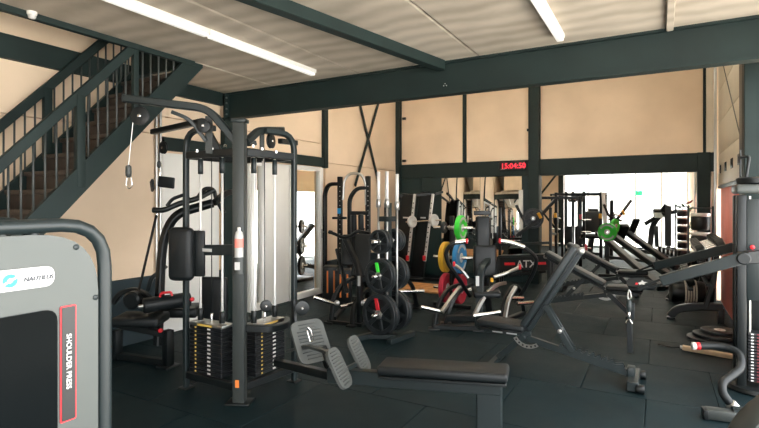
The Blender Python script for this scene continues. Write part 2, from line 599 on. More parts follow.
# ---------------- back wall with dark lower panels, mirror and the wide opening
wbk = struct('wall_back', boxg(XL - .1, -2.06, YB + .06, YB + .2, 0, ROOF), 'panel_dark')
struct('backing_board', boxg(-2.06, XR + .15, YB + .06, YB + .2, 2.12, ROOF), 'panel_dark', wbk)
PX = [XL + .1, -3.64, -2.2, 0.66]
for (x0, x1) in [(XL + .1, -3.65), (-3.57, -2.27), (-2.05, 0.64)]:
    n = 1 if x1 - x0 < 2 else 2
    w = (x1 - x0) / n
    board(wbk, x0 + .004, x1 - .004, YB + .01, YB + .06, 2.44, ROOF)
struct('trim_8', boxg(XL + .1, 0.7, YB - .03, YB + .06, 2.13, 2.43, .004), 'steel_green')     # rail over the opening
struct('trim_9', boxg(-3.645, -3.575, YB - .02, YB + .05, 2.43, ROOF, .004), 'steel_green')
struct('trim_10', boxg(-2.26, -2.06, YB - .1, YB + .2, 0, ROOF, .006), 'steel_green')
struct('trim_11', boxg(0.55, .74, YB - .06, YB + .2, 0, 2.44, .006), 'steel_green')
struct('trim_26', boxg(0.68, XR, YB - .02, YB + .2, 2.44, ROOF, .004), 'door_cream')
struct('trim_12', boxg(0.64, .68, YB - .02, YB + .04, 2.43, ROOF, .003), 'steel_green')
for (x0, x1) in [(XL + .1, -4.62), (-4.615, -4.13)]:
    board(wbk, x0 + .003, x1 - .003, YB + .01, YB + .06, 0.0, 2.125, 'panel_dark', 'dark_panel')
board(wbk, -2.4, -2.263, YB + .01, YB + .06, 0.0, 2.125, 'panel_dark', 'dark_panel')
board(wbk, -4.13, -2.4, YB + .01, YB + .06, 0.0, .12, 'panel_dark', 'dark_panel')
# small bolts on the posts
for (x, z) in [(-5.06, 3.45), (-5.06, 2.5), (-2.3, 3.0)]:
    struct('bracket', boxg(x, x + .08, YB - .05, YB, z, z + .05, .004), 'powder_black', wbk)
mir = Thing('wall_mirror', 'large wall mirror on the dark back wall behind the barbell stands', 'mirror', (-3.265, YB, .12), world=True)
for i in range(2):
    mir.box('mirror_sheet', (-3.695 + .86 * i, YB, 1.12), (.854, .012, 1.99), 'mirror_silver', bev=.001)

# ---------------- room beyond the opening
wf = struct('wall_far', boxg(XL, -3.05, YF, YF + .15, 0, 3.2), 'wall_board')
for i in range(2):
    board(wf, XL + .02 + 1.06 * i, XL + 1.07 + 1.06 * i, YF - .03, YF, 0, 3.15)
struct('wall_far_sill', boxg(-3.05, XR, YF, YF + .15, -.02, .06), 'steel_green')
struct('wall_far_head', boxg(-3.05, XR, YF, YF + .15, 3.0, 3.2), 'steel_green')
struct('wall_far_left', boxg(XL - .1, XL, YB + .2, YF, 0, 3.2), 'wall_board')
struct('ceiling_far', boxg(XL - .1, XR + .1, YB + .2, 12.2, 3.2, 3.3), 'slab_concrete')
struct('ceiling_far_end', boxg(XL - .1, XR + .1, 16.0, YF + .15, 3.2, 3.3), 'slab_concrete')
struct('ceiling_far_added_skylight', boxg(XL - .1, XR + .1, 12.2, 16.0, 3.24, 3.25), 'milky_polycarbonate')  # added translucent strip, unseen, to brighten the far room
for i, (a, b) in enumerate([((-4.9, .5), (-3.2, 2.7)), ((-4.9, 2.7), (-3.2, .5))]):
    struct('trim_%d' % (13 + i), g_bar((a[0], YF - .05 - .015 * i, a[1]), (b[0], YF - .05 - .015 * i, b[1]), .07, .012, (0, 1, 0), 0), 'steel_green')
struct('trim_15', boxg(-3.2, -3.03, YF - .12, YF + .02, 0, 3.2, .005), 'steel_green')
w2 = Thing('window_2', kind='structure', loc=(-1.1, YF, .06), world=True)
xs = [-3.0, -2.22, -1.45, -.72, .04, .78]
for x in xs: w2.box('window_post', (x, YF + .05, 1.53), (.045, .06, 2.94), 'white_paint', bev=.004)
for i in range(5):
    xm = (xs[i] + xs[i + 1]) / 2; w = xs[i + 1] - xs[i] - .07
    w2.box('transom', (xm, YF + .05, 1.83), (w, .05, .04), 'white_paint', bev=.004)
    w2.box('pane', (xm, YF + .05, .93), (w, .01, 1.73), 'clear_pane', bev=0)
    w2.box('pane', (xm, YF + .05, 2.43), (w, .01, 1.13), 'clear_pane', bev=0)
w2.tube('door_pull', [(-.83, YF - .01, .85), (-.83, YF - .06, .85), (-.83, YF - .06, 1.25), (-.83, YF - .01, 1.25)], .012, 'satin_steel', fil=.02)

# ---------------- right wall: posts, raised sectional doors, red gate outside
struct('wall_right', boxg(1.12, 1.27, -3.2, 5.7, 2.85, ROOF), 'wall_board')  # unseen header; bay below left open to let daylight onto the left wall
struct('wall_right_return', boxg(XR, 1.27, 5.7, 6.05, 0, ROOF), 'wall_board')
struct('wall_right_pier', boxg(XR, XR + .15, YB - .3, YB + .6, 0, ROOF), 'wall_board')
struct('wall_right_far', boxg(XR, XR + .15, 15.2, YF + .15, 0, 3.2), 'wall_board')
struct('trim_16', boxg(XR - .1, XR, 6.02, 6.22, 0, ROOF, .006), 'powder_gray')
struct('trim_17', boxg(XR - .12, XR, 5.7, 5.86, 0, ROOF, .006), 'steel_green')
struct('trim_18', boxg(XR - .03, XR, YB - .36, YB - .3, 0, ROOF, .004), 'white_paint')
for k, (y0, y1, zt, zb) in enumerate([(6.22, YB - .32, ROOF, 1.87), (YB + .6, 15.2, 3.2, 1.9)]):
    dr = Thing('door_%d' % (k + 2), kind='structure', loc=(XR, (y0 + y1) / 2, zb), world=True)
    dr.e['label'] = 'raised cream sectional door with a row of small dark panes'
    z = zb; i = 0
    while z < zt - .05:
        h = min(.5, zt - z)
        sec = dr.box('door_section', (XR + .05, (y0 + y1) / 2, z + h / 2), (.05, y1 - y0, h - .008), 'door_cream', bev=.006)
        if i in (0,):
            m = int((y1 - y0) / .62)
            for j in range(m):
                yy = y0 + .35 + j * (y1 - y0 - .7) / max(1, m - 1)
                dr.box('door_pane', (XR + .02, yy, z + .24), (.012, .2, .13), 'smoked_acrylic', sec, bev=.003)
        z += h; i += 1
    dr.box('bottom_seal', (XR + .05, (y0 + y1) / 2, zb - .03), (.06, y1 - y0, .05), 'powder_black')
    for yy in (y0 + .05, y1 - .05):
        dr.box('guide_track', (XR - .02, yy, zt / 2), (.035, .05, zt), 'satin_steel', bev=.004)
    dr.tube('lift_cable', [(XR - .012, y0 + .3, zb + .2), (XR - .012, y1 - .4, min(zt, zb + 2.2))], .006, 'powder_gray')
for lab, ya, yb, n_ in (('red painted leaf gate under the raised sectional door beside the dumbbell rack', 6.28, 9.64, 3), ('farther red painted gate in the room beyond the opening', 10.75, 15.1, 4)):
    og = Thing('red_gate', lab, 'gate', (.86, (ya + yb) / 2, 0), world=True, group='red gates along the right wall')
    for i in range(n_):
        w_ = (yb - ya) / n_
        og.box('gate_panel', (.86, ya + (i + .5) * w_, .92), (.03, w_ - .012, 1.82), 'red_gate', bev=.008)
    for z in (.12, 1.7):
        og.box('gate_rail', (.885, (ya + yb) / 2, z), (.02, yb - ya, .06), 'red_gate', bev=.004)
struct('ground_outside', boxg(-45, 45, -45, 45, -.3, -.14), 'facade')
fb = Thing('street_building', 'pale building facade across the street outside the windows', 'building', (-1.5, 32, -.14), world=True)
fb.box('wall', (-2, 32.5, 3.93), (22, 1, 8.1), 'facade', bev=0)
for x in (-7.5, -3.6, 2.6, 5.4):
    for z in (2.1, 5.0):
        q = fb.box('window', (x, 31.98, z + .7), (1.1, .1, 1.5), 'white_paint', bev=0)
        fb.box('pane', (x, 31.92, z + .7), (.95, .03, 1.35), 'facade_glass', q, bev=0)

# ---------------- main beam, slab ceiling, roof
YM = 4.94


def i_section(w, h, tf, tw):
    a, b, c = w / 2, h / 2, tw / 2
    return [(-a, -b), (a, -b), (a, -b + tf), (c, -b + tf), (c, b - tf), (a, b - tf), (a, b), (-a, b), (-a, b - tf), (-c, b - tf), (-c, -b + tf), (-a, -b + tf)]


beam = struct('trim_19', g_ext(i_section(.13, .345, .022, .06), ((XL + 1.1) / 2, YM, 2.8975), (0, 1, 0), (0, 0, 1), 1.1 - XL), 'steel_green')
for sx in (XL + .1,):
    struct('end_plate', boxg(sx, sx + .012, YM - .11, YM + .11, 2.73, 3.06), 'steel_green', beam)
for z in (2.78, 2.85, 2.93, 3.0):
    for y in (YM - .085,):
        struct('bolt', g_lathe((XL + .112, y, z), (1, 0, 0), [(.014, 0), (.014, .012), (.006, .014)], 6), 'satin_steel', beam)
for p in [(-1.98, 2.82), (-1.95, 2.82), (-1.965, 2.84)]:
    struct('bolt', g_lathe((p[0], YM - .03, p[1]), (0, -1, 0), [(.006, 0), (.006, .008), (.003, .009)], 6), 'satin_steel', beam)

ceil = struct('ceiling', boxg(-4.26, 1.2, -3.2, YM + .06, SLAB + .15, SLAB + .25), 'slab_concrete')
seams = [-4.26, -3.0, -1.6, .07, 1.2]
for i in range(4):
    struct('slab_plank', boxg(seams[i] + .006, seams[i + 1] - .006, -3.2, YM + .05, SLAB, SLAB + .15, .012), 'slab_concrete', ceil)
struct('slab_plank', boxg(XL + .01, -4.272, 3.62, YM + .05, SLAB, SLAB + .15, .012), 'slab_concrete', ceil)
struct('trim_20', boxg(-4.29, -4.24, -3.2, 3.62, SLAB - .05, SLAB + .25, .003), 'steel_green')   # steel edge of the stair opening
struct('trim_21', boxg(XL, -4.29, 3.57, 3.62, SLAB - .05, SLAB + .25, .003), 'steel_green')
# slanting brace under the slab, and a conduit pipe
struct('trim_22', g_bar((-2.62, 1.75, SLAB - .05), (-1.99, 4.86, SLAB - .05), .1, .1, (0, 0, 1), .004), 'steel_green')
struct('trim_23', g_bar((.07, -3.0, SLAB - .02), (.07, 4.86, SLAB - .02), .055, .03, (0, 0, 1), .006), 'slab_concrete')
struct('wall_mezzanine_blocker', boxg(-3.9, 1.2, 4.9, 5.0, SLAB + .16, ROOF), 'wall_board')  # unseen partition added to hold light off the stair wall
struct('wall_rear_blocker', boxg(XL - .2, -1.9, -3.2, -3.05, 0, SLAB + .25), 'wall_board')  # unseen part wall added to dim the upper stair wall
struct('wall_upper_rear_blocker', boxg(XL - .2, 1.27, -3.2, -3.05, SLAB + .25, ROOF), 'wall_board')  # unseen wall added to stop light entering above the slab
struct('roof', boxg(XL - .2, 1.27, -3.2, 5.6, ROOF, ROOF + .12), 'skylight_white')
struct('roof_added_skylight', boxg(XL - .2, XR + .15, 5.6, 8.9, ROOF + .12, ROOF + .13), 'milky_polycarbonate')  # added translucent roof sheet, unseen, to light the back wall boards
struct('roof_ridge', boxg(XL - .2, XR + .15, 8.9, YB + .2, ROOF, ROOF + .12), 'skylight_white')
for i in range(5):
    struct('roof_rafter', boxg(XL + .1 + i * 1.4, XL + .2 + i * 1.4, 5.6, 8.9, ROOF, ROOF + .12), 'steel_green')


# fluorescent battens
def batten(x, y0, y1, label):
    t = Thing('ceiling_light', label, 'ceiling light', (x, (y0 + y1) / 2, SLAB), world=True, group='fluorescent battens under the slab')
    n = max(1, round((y1 - y0) / 1.5)); L = (y1 - y0) / n
    for k in range(n):
        yc = y0 + (k + .5) * L
        h = t.box('housing', (x, yc, SLAB - .02), (.07, L - .004, .04), 'white_paint', bev=.004)
        t.box('diffuser', (x, yc, SLAB - .055), (.06, L - .03, .03), 'tube_light', h, bev=.01)
    return t


batten(-3.36, 0.0, 4.5, 'long white fluorescent batten nearest the stairs')
batten(-.76, 1.6, 4.6, 'short white fluorescent batten right of the slanting brace')
dc = Thing('security_camera', 'small white dome camera on the slab edge above the stairs', 'camera', at(32, 13, X=-4.22) + V((0, 0, -.03)), world=False)
dc.lathe('mount', (0, 0, .04), (0, 0, -1), [(.035, 0), (.035, .02), (.028, .028)], 'white_paint')
dc.lathe('dome', (0, 0, .012), (0, 0, -1), [(.028, 0), (.028, .01), (.02, .025), (.006, .031)], 'paper_label')

# LED clock
ck = Thing('led_clock', 'black wall clock with red digits reading 15:04:50 on the dark rail', 'clock', (-2.62, YB - .05, 2.26), world=True)
ck.box('case', (-2.6, YB - .055, 2.33), (.5, .05, .17), 'sign_black')
ck.text('digits', '15:04:50', (-2.81, YB - .082, 2.275), (1, 0, 0), (0, 0, 1), .145, 'led_red')
ck.box('maker_strip', (-2.77, YB - .081, 2.262), (.09, .003, .008), 'paper_label', bev=0)
# exit sign
ex = Thing('exit_sign', 'small green running-figure exit sign on the window transom', 'sign', (-.66, YF - .02, 1.83), world=True)
ex.box('panel', (-.62, YF - .02, 1.9), (.2, .03, .15), 'exit_green', bev=.004)
ex.box('arrow', (-.57, YF - .037, 1.9), (.06, .004, .02), 'paper_label', bev=0)
ex.box('figure', (-.66, YF - .037, 1.9), (.025, .004, .09), 'paper_label', bev=0, rot=(0, .3, 0))

# ---------------- staircase
st = Thing('staircase', kind='structure', loc=(-4.7, .6, 0), world=True)
st.e['label'] = 'dark steel staircase with wooden treads rising along the left wall'
SL = 1.08


def sz(y): return 1.89 + SL * (y - 2.41)          # top edge of the stringer


ytop = 2.41 + (SLAB - 1.89) / SL
ybot = 2.41 - 1.89 / SL
for x in (-4.27, -5.12):
    st.ext('stringer', [(ybot + .24, 0), (ybot, 0), (ytop + .0, SLAB - .01), (ytop + .22, SLAB - .01), (ytop + .22, SLAB - .04)], (x, 0, 0), (0, 1, 0), (0, 0, 1), .05, 'steel_green')
n = 17
for i in range(n):
    z = SLAB * (i + 1) / (n + 1)
    y = 2.41 + (z - 1.89) / SL + .02
    st.box('tread', (-4.695, y + .085, z - .02), (.8, .2, .04), 'tread_wood', bev=.006)
    st.box('riser', (-4.695, y + .02, z - .105), (.8, .02, .13), 'tread_wood', bev=.003)
ENDY = 3.5
for x, y0, y1 in ((-4.27, 1.0, 2.92), (-5.12, 1.0, ENDY)):
    R0 = lambda y: 3.0 + SL * (y - 2.9)
    st.bar('handrail', (x, y0, R0(y0)), (x, y1, R0(y1)), .045, .08, 'steel_green')
    y = y0 + .05
    while y < y1 + (.6 if x > -5 else 0):
        top = min(R0(y) - .03, SLAB - .02) if x > -5 else R0(y) - .03
        if top - sz(y) > .12:
            st.cyl('baluster', (x, y, sz(y) - .02), (x, y, top), .009, 'powder_gray', n=8)
        y += .086
for y in (2.44, 1.2):
    st.box('newel', (-4.27, y, (sz(y) - .2 + 3.0 + SL * (y - 2.9)) / 2), (.06, .07, 3.0 + SL * (y - 2.9) - sz(y) + .2), 'steel_green')
st.box('newel', (-4.27, 2.95, (sz(2.95) + SLAB) / 2 - .03), (.05, .05, SLAB - sz(2.95)), 'steel_green')
st.box('newel', (-5.12, 2.62, (sz(2.62) - .2 + 3.0 + SL * (2.62 - 2.9)) / 2), (.06, .07, 3.0 + SL * (2.62 - 2.9) - sz(2.62) + .2), 'steel_green')

# white door at the near end of the left wall (met again in the mirror)
nd = Thing('door_4', kind='structure', loc=(XL + .03, 1.1, 0), world=True)
for (dy) in (-.46, .46): nd.box('frame_stile', (XL + .03, .2 + dy, 1.05), (.06, .08, 2.1), 'white_paint')
nd.box('frame_rail', (XL + .03, .2, 2.14), (.06, 1.0, .08), 'white_paint')
nd.box('door_leaf', (XL + .035, .2, 1.04), (.04, .83, 2.06), 'white_paint')
# conduits running down the left wall behind the machines
for k, x in enumerate((156.5, 160.5)):
    p = at(x, 120, X=XL + .03)
    struct('trim_%d' % (24 + k), g_lathe((p.x, p.y, .7), (0, 0, 1), [(.017, 0), (.017, 2.2)], 10), 'satin_steel')

# ================================================================ THINGS
Z = V((0, 0, 1))


def pulley(t, c, axis, r, name='pulley', parent=None, th=.03):
    a = V(axis).normalized()
    p = t.lathe(name, V(c) - a * th / 2, a, [(r * .75, 0), (r, .004), (r, th * .3), (r * .9, th * .5), (r, th * .7), (r, th - .004), (r * .75, th)], 'powder_black', parent, n=22)
    t.lathe('axle_bolt', V(c) - a * (th / 2 + .006), a, [(r * .14, 0), (r * .2, .003), (r * .2, th + .009), (r * .14, th + .012)], 'chrome', p, n=8)
    return p


def weight_plate(c, axis, r, th, label, group, mat='iron_plate', style='spoke', accent=None, hole=.026):
    a = V(axis).normalized()
    c = V(c)
    t = Thing('weight_plate', label, 'weight plate', c, group=group)
    if style == 'spoke':
        t.ring('rim', -a * th / 2, a, [(r * .8, 0), (r * .97, 0), (r, .006), (r, th - .006), (r * .97, th), (r * .8, th), (r * .77, th * .7), (r * .77, th * .3)], mat, n=28)
        t.ring('void_web', -a * th * .2, a, [(r * .22, 0), (r * .79, 0), (r * .79, th * .25), (r * .22, th * .25)], 'powder_black', n=28)  # black colour stands in for the dark voids between spokes
        _, s, u = frame_of(a)
        for k in range(6):
            e = s * math.cos(k * PI / 3 + .3) + u * math.sin(k * PI / 3 + .3)
            f = a.cross(e)
            m = accent if (accent and k == 1) else mat
            t.put('spoke', g_box(e * r * .5, (r * .62, r * .2, th * .85), Matrix((e, f, a)).transposed(), .004, 1), m)
        t.ring('hub', -a * th * .5, a, [(hole, 0), (r * .2, 0), (r * .23, .004), (r * .23, th - .004), (r * .2, th), (hole, th)], 'satin_steel', n=20)
    else:
        t.ring('rubber_body', -a * th / 2, a, [(r * .3, th * .12), (r * .55, th * .12), (r * .62, 0), (r * .95, 0), (r, th * .15), (r, th * .85), (r * .95, th), (r * .62, th), (r * .55, th * .88), (r * .3, th * .88)], mat, n=28)
        t.ring('hub', -a * th * .46, a, [(hole, 0), (r * .3, 0), (r * .31, .004), (r * .31, th * .9), (r * .3, th * .92), (hole, th * .92)], 'gray_plate', n=20)
        _, s, u = frame_of(a)
        if style == 'lettered':
            for side in (-1, 1):
                for k in range(2):
                    pts = []
                    for rr in (.68, .86):
                        seq = [k * PI + .5 + j * 2.0 / 8 for j in range(9)]
                        if rr > .7: seq = seq[::-1]
                        for tt in seq: pts.append((rr * r * math.cos(tt), rr * r * math.sin(tt)))
                    t.ext('print_band', pts, a * side * (th / 2 + .001), s, u, .002, 'paper_label')
    return t


# ---------------------------------------------------------------- shoulder press tower (left foreground)
SX = -1.25
sp = Thing('shoulder_press_machine', 'grey weight-stack housing with black tube frame and shoulder press sign, left foreground', 'gym machine', (SX - .15, .45, 0), world=True)
y1, y0, zt = .775, .02, 1.545
poly = round_poly([(y0, .12), (y1 - .02, .12), (y1 - .02, zt - .02), (y0, zt - .02)], [.03, .03, .15, .15], 8)
sp.ext('front_panel', poly, (SX, 0, 0), (0, 1, 0), (0, 0, 1), .02, 'shroud_gray')
sp.ext('rear_panel', poly, (SX - .3, 0, 0), (0, 1, 0), (0, 0, 1), .02, 'shroud_gray')
sp.box('side_panel', (SX - .15, y1 - .03, .8), (.26, .012, 1.3), 'shroud_gray')
fp = [(SX + .005, y1, .0), (SX + .005, y1, zt), (SX + .005, y0 - .02, zt), (SX + .005, y0 - .02, 0)]
sp.tube('frame_tube', fp, .0165, 'powder_dark', fil=.11, n=14)
sp.tube('frame_tube', [(p[0] - .31, p[1], p[2]) for p in fp], .0165, 'powder_dark', fil=.11, n=14)
sp.box('base', (SX - .15, (y0 + y1) / 2, .05), (.42, y1 - y0 + .1, .1), 'powder_gray', bev=.015)
win = round_poly([(.14, .3), (.655, .3), (.655, 1.35), (.14, 1.35)], .03, 5)
wn = sp.ext('stack_window', win, (SX + .0115, 0, 0), (0, 1, 0), (0, 0, 1), .006, 'smoked_acrylic')
for (yy, zz) in [(.7, 1.49), (.1, 1.49), (.748, 1.36), (.748, .9)]:
    sp.lathe('screw', (SX + .009, yy, zz), (1, 0, 0), [(.007, 0), (.007, .003), (.004, .005)], 'powder_dark', n=8)
pl = round_poly([(.34, 1.405), (.648, 1.405), (.648, 1.452), (.34, 1.452)], .022, 5)
ns = sp.ext('name_plate', pl, (SX + .012, 0, 0), (0, 1, 0), (0, 0, 1), .006, 'paper_label')
sp.text('lettering', 'NAUTILUS', (SX + .016, .582, 1.4225), (0, 1, 0), (0, 0, 1), .0134, 'ink_dark', ns, shear=.2)
sp.ring('emblem', (SX + .0145, .556, 1.428), (1, 0, 0), [(.006, 0), (.0145, 0), (.0145, .002), (.006, .002)], 'sign_blue', ns)
sp.box('emblem_wave', (SX + .0166, .556, 1.428), (.002, .03, .005), 'paper_label', ns, rot=(.5, 0, 0), bev=0)
lb = round_poly([(.662, 1.075), (.699, 1.075), (.699, 1.352), (.662, 1.352)], .004, 2)
ls = sp.ext('title_sign', lb, (SX + .011, 0, 0), (0, 1, 0), (0, 0, 1), .004, 'red_plastic')
lb2 = round_poly([(.665, 1.078), (.696, 1.078), (.696, 1.349), (.665, 1.349)], .003, 2)
sp.ext('title_field', lb2, (SX + .0125, 0, 0), (0, 1, 0), (0, 0, 1), .004, 'sign_black', ls)
sp.text('lettering', 'SHOULDER PRESS', (SX + .016, .6745, 1.285), (0, 0, -1), (0, 1, 0), .0168, 'paper_label', ls)

# ---------------------------------------------------------------- multi-station cable tower
PX0, PY0 = -2.92, 2.93
mt = Thing('cable_tower', 'tall grey cable tower with overhead pulley arms and two black weight stacks', 'gym machine', (-3.2, 3.2, 0), world=True)
mt.box('main_post', (PX0, PY0, 1.12), (.095, .085, 2.22), 'powder_gray', rot=(0, 0, .45), bev=.008)
mt.box('post_cap', (PX0, PY0, 2.245), (.12, .1, .03), 'powder_dark', rot=(0, 0, .45))
mt.box('base_plate', (PX0, PY0, .008), (.2, .15, .016), 'powder_black', rot=(0, 0, .45))
LL, RL, BL = V((-3.56, 2.94, 0)), V((-2.85, 3.52, 0)), V((-3.56, 3.55, 0))
mt.rtube('frame_loop', [LL, LL + Z * 2.21, V((-3.22, 2.94, 2.21))], .045, .045, 'powder_dark', fil=.16)
mt.rtube('frame_loop', [RL, RL + Z * 2.2, V((-2.9, 3.2, 2.2))], .045, .045, 'powder_dark', fil=.16)
mt.rtube('frame_loop', [BL, BL + Z * 2.15, V((-3.3, 3.5, 2.15))], .045, .045, 'powder_dark', fil=.16)
for p in (LL, RL, BL): mt.box('foot_pad', p + Z * .006, (.1, .1, .012), 'powder_black')
for z, m in ((2.0, 'powder_black'), (.12, 'powder_black')):
    mt.bar('cross_rail', V((LL.x + .02, LL.y, z)), V((PX0 - .05, PY0, z)), .05, .06, m)
    mt.bar('cross_rail', V((PX0 + .01, PY0 + .05, z)), V((RL.x, RL.y - .02, z)), .05, .06, m)
    mt.bar('cross_rail', V((LL.x, LL.y + .02, z)), V((BL.x, BL.y - .02, z)), .05, .06, m)
    mt.bar('cross_rail', V((BL.x + .02, BL.y, z)), V((RL.x - .02, RL.y, z)), .05, .06, m)
# weight stacks


def stack(t, c, lx, ly, z0, n, dz, front, rods, gold_side):
    for k in range(n):
        p = t.box('stack_plate', (c[0], c[1], z0 + (k + .5) * dz), (lx, ly, dz - .0025), 'stack_iron', bev=.003, seg=1)
        f = V(front)
        s = f.cross(Z)
        half = (abs(f.x) * lx + abs(f.y) * ly) / 2
        wide = abs(s.x) * lx + abs(s.y) * ly
        cc = V((c[0], c[1], z0 + (k + .5) * dz)) + f * (half + .001)
        t.box('number_label', cc + s * wide * .3 * gold_side, (abs(s.x) * .014 + .003, abs(s.y) * .014 + .003, dz * .4), 'gold_label', p, bev=0)
        t.box('pin_hole', cc - s * wide * .12, (abs(s.x) * .03 + .004, abs(s.y) * .03 + .004, dz * .4), 'white_tube', p, bev=0)
    zt = z0 + n * dz
    t.box('top_plate', (c[0], c[1], zt + .012), (lx + .01, ly, .026), 'satin_steel', bev=.005)
    t.box('stack_caution', V((c[0], c[1], zt + .012)) + V(front) * ((abs(front[0]) * lx + abs(front[1]) * ly) / 2 + .006) , (abs(front[1]) * .16 + .004, abs(front[0]) * .16 + .004, .016), 'gold_label', bev=0)
    for r in rods:
        t.cyl('guide_rod', (r[0], r[1], z0), (r[0], r[1], 1.98), .0105, 'bright_rod')
        t.cyl('rod_collar', (r[0], r[1], zt + .03), (r[0], r[1], zt + .13), .024, 'powder_black')
        t.cyl('rod_sleeve', (r[0], r[1], 1.84), (r[0], r[1], 1.97), .022, 'powder_dark')
    t.cyl('selector_stem', (c[0], c[1], zt), (c[0], c[1], zt + .1), .012, 'chrome')
    t.cyl('lift_cable', (c[0], c[1], zt + .08), (c[0], c[1], 2.02), .004, 'powder_black', n=6)


stack(mt, (-3.315, 3.0), .38, .14, .155, 12, .0335, (0, -1, 0), [(-3.45, 3.0), (-3.19, 3.0)], 1)
stack(mt, (-2.97, 3.27), .14, .36, .155, 12, .0335, (1, 0, 0), [(-2.97, 3.14), (-2.97, 3.4)], 1)
for q in ((-3.04, 3.19), (-3.04, 3.34), (-3.1, 3.3), (-3.2, 3.5)):
    mt.cyl('guide_rod', (q[0], q[1], .16), (q[0], q[1], 1.98), .009, 'bright_rod')
# boom A, towards the near left
ja, jb, jc = V((-2.95, 2.92, 2.08)), V((-3.15, 2.82, 2.345)), V((-3.74, 2.49, 2.43))
mt.rtube('pulley_boom', [ja, jb, jc], .07, .06, 'powder_dark', fil=.1)
mt.box('boom_cap', jc, (.012, .08, .07), 'powder_black', rot=(0, 0, .51))
da = (jc - jb).normalized(); sa = V((-da.y, da.x, 0)).normalized()
mt.rtube('boom_strut', [at(172, 112, d=4.0), at(190, 119, d=4.0), at(206, 141, d=4.05)], .03, .03, 'powder_dark', fil=.08)
mt.bar('boom_plate', at(209, 116, d=4.05), at(209, 154, d=4.08), .015, .06, 'powder_gray', up=da)
pulley(mt, at(140, 116, d=4.0), sa, .074)
pulley(mt, at(203.5, 126, d=3.98), sa, .055)
mt.tube('pull_cable', [at(133.5, 117, d=4.0), at(128.5, 166, d=4.0)], .0035, 'satin_steel', n=6)
b1 = at(128.5, 170, d=4.0)
mt.lathe('cable_stop', b1 + Z * .04, (0, 0, -1), [(.008, 0), (.022, .012), (.024, .06), (.022, .085), (.01, .1)], 'powder_gray', n=14)
cb = at(129, 182, d=4.0)
car = [cb + V((.0, 0, .058)), cb + V((.014, .008, .045)), cb + V((.024, .013, -.03)), cb + V((.0, 0, -.058)), cb + V((-.022, -.012, -.03)), cb + V((-.012, -.007, .045)), cb + V((-.001, 0, .058))]
mt.tube('carabiner', car, .005, 'chrome', fil=.02, n=8)
# boom B, towards the left wall
k0, k1 = at(204, 121, d=4.45), at(153, 132, d=4.95)
mt.rtube('pulley_boom', [k0, k1], .06, .05, 'powder_black')
db = (k1 - k0).normalized(); sb = V((-db.y, db.x, 0)).normalized()
mt.bar('boom_stay', k0 + Z * -.02, V((-3.4, 3.2, 2.0)), .05, .05, 'powder_black')
pulley(mt, at(163.5, 147.5, d=4.9), sb, .062)
mt.tube('pull_cable', [at(159.5, 148, d=4.9), at(158.5, 162, d=4.9)], .004, 'powder_black', n=6)
hb = at(159, 166, d=4.9)
mt.lathe('cable_stop', hb + Z * .05, (0, 0, -1), [(.008, 0), (.018, .01), (.02, .05), (.01, .07)], 'powder_dark', n=12)
mt.tube('chain_link', [hb + Z * -.02, hb + V((.012, .006, -.07)), hb + Z * -.13], .005, 'chrome', fil=.02, n=6)
sh = Thing('stirrup_handle', 'black padded pull handle hanging from the rear boom of the cable tower', 'cable handle', hb + V((0, 0, -.13)))
sh.box('grip_plate', (.07, .03, -.03), (.17, .025, .11), 'vinyl', rot=(.1, .12, .4), bev=.02, seg=3)
sh.box('grip_plate', (-.06, -.03, -.06), (.12, .025, .11), 'vinyl', rot=(.1, -.2, -.5), bev=.02, seg=3)
# boom C, towards the right rear
c0, c1, c2 = V((-2.9, 2.98, 2.08)), at(259, 130, d=4.2), at(282, 130, d=4.6)
mt.rtube('pulley_boom', [c0, c1, c2], .06, .055, 'powder_dark', fil=.08)
dcx = (c2 - c1).normalized(); sc = V((-dcx.y, dcx.x, 0)).normalized()
pulley(mt, at(271, 141, d=4.4), sc, .065)
mt.bar('boom_stay', at(262, 133, d=4.3), at(262, 153, d=4.3), .02, .05, 'powder_gray')
mt.bar('pulley_boom', at(280, 141, d=4.7), at(296, 143, d=5.0), .05, .05, 'powder_black')
for (px, py) in [(197, 151), (212, 149), (225, 146), (253, 146), (262, 149), (276, 152)]:
    mt.lathe('bolt', at(px, py, d=4.12), (0, 0, 1), [(.012, -.01), (.012, .01), (.006, .016)], 'chrome', n=6)
# chest pad and its arm on the left
pc = at(181.5, 254, d=4.1)
rot = (0, 0, .35)
mt.box('chest_pad', pc, (.21, .1, .44), 'vinyl', rot=rot, bev=.045, seg=3)
mt.box('pad_backing', pc + V((.05, .08, 0)), (.2, .03, .38), 'powder_black', rot=rot, bev=.01)
pa, pb = at(192, 250, d=4.22), at(235, 250, d=4.0)
mt.bar('pad_arm', pa, pb, .05, .085, 'powder_dark')
mt.box('arm_sticker', (pa + pb) / 2 + V((-.03, -.034, 0)), (.1, .004, .025), 'paper_label', rot=(0, 0, math.atan2(pb.y - pa.y, pb.x - pa.x)), bev=0)
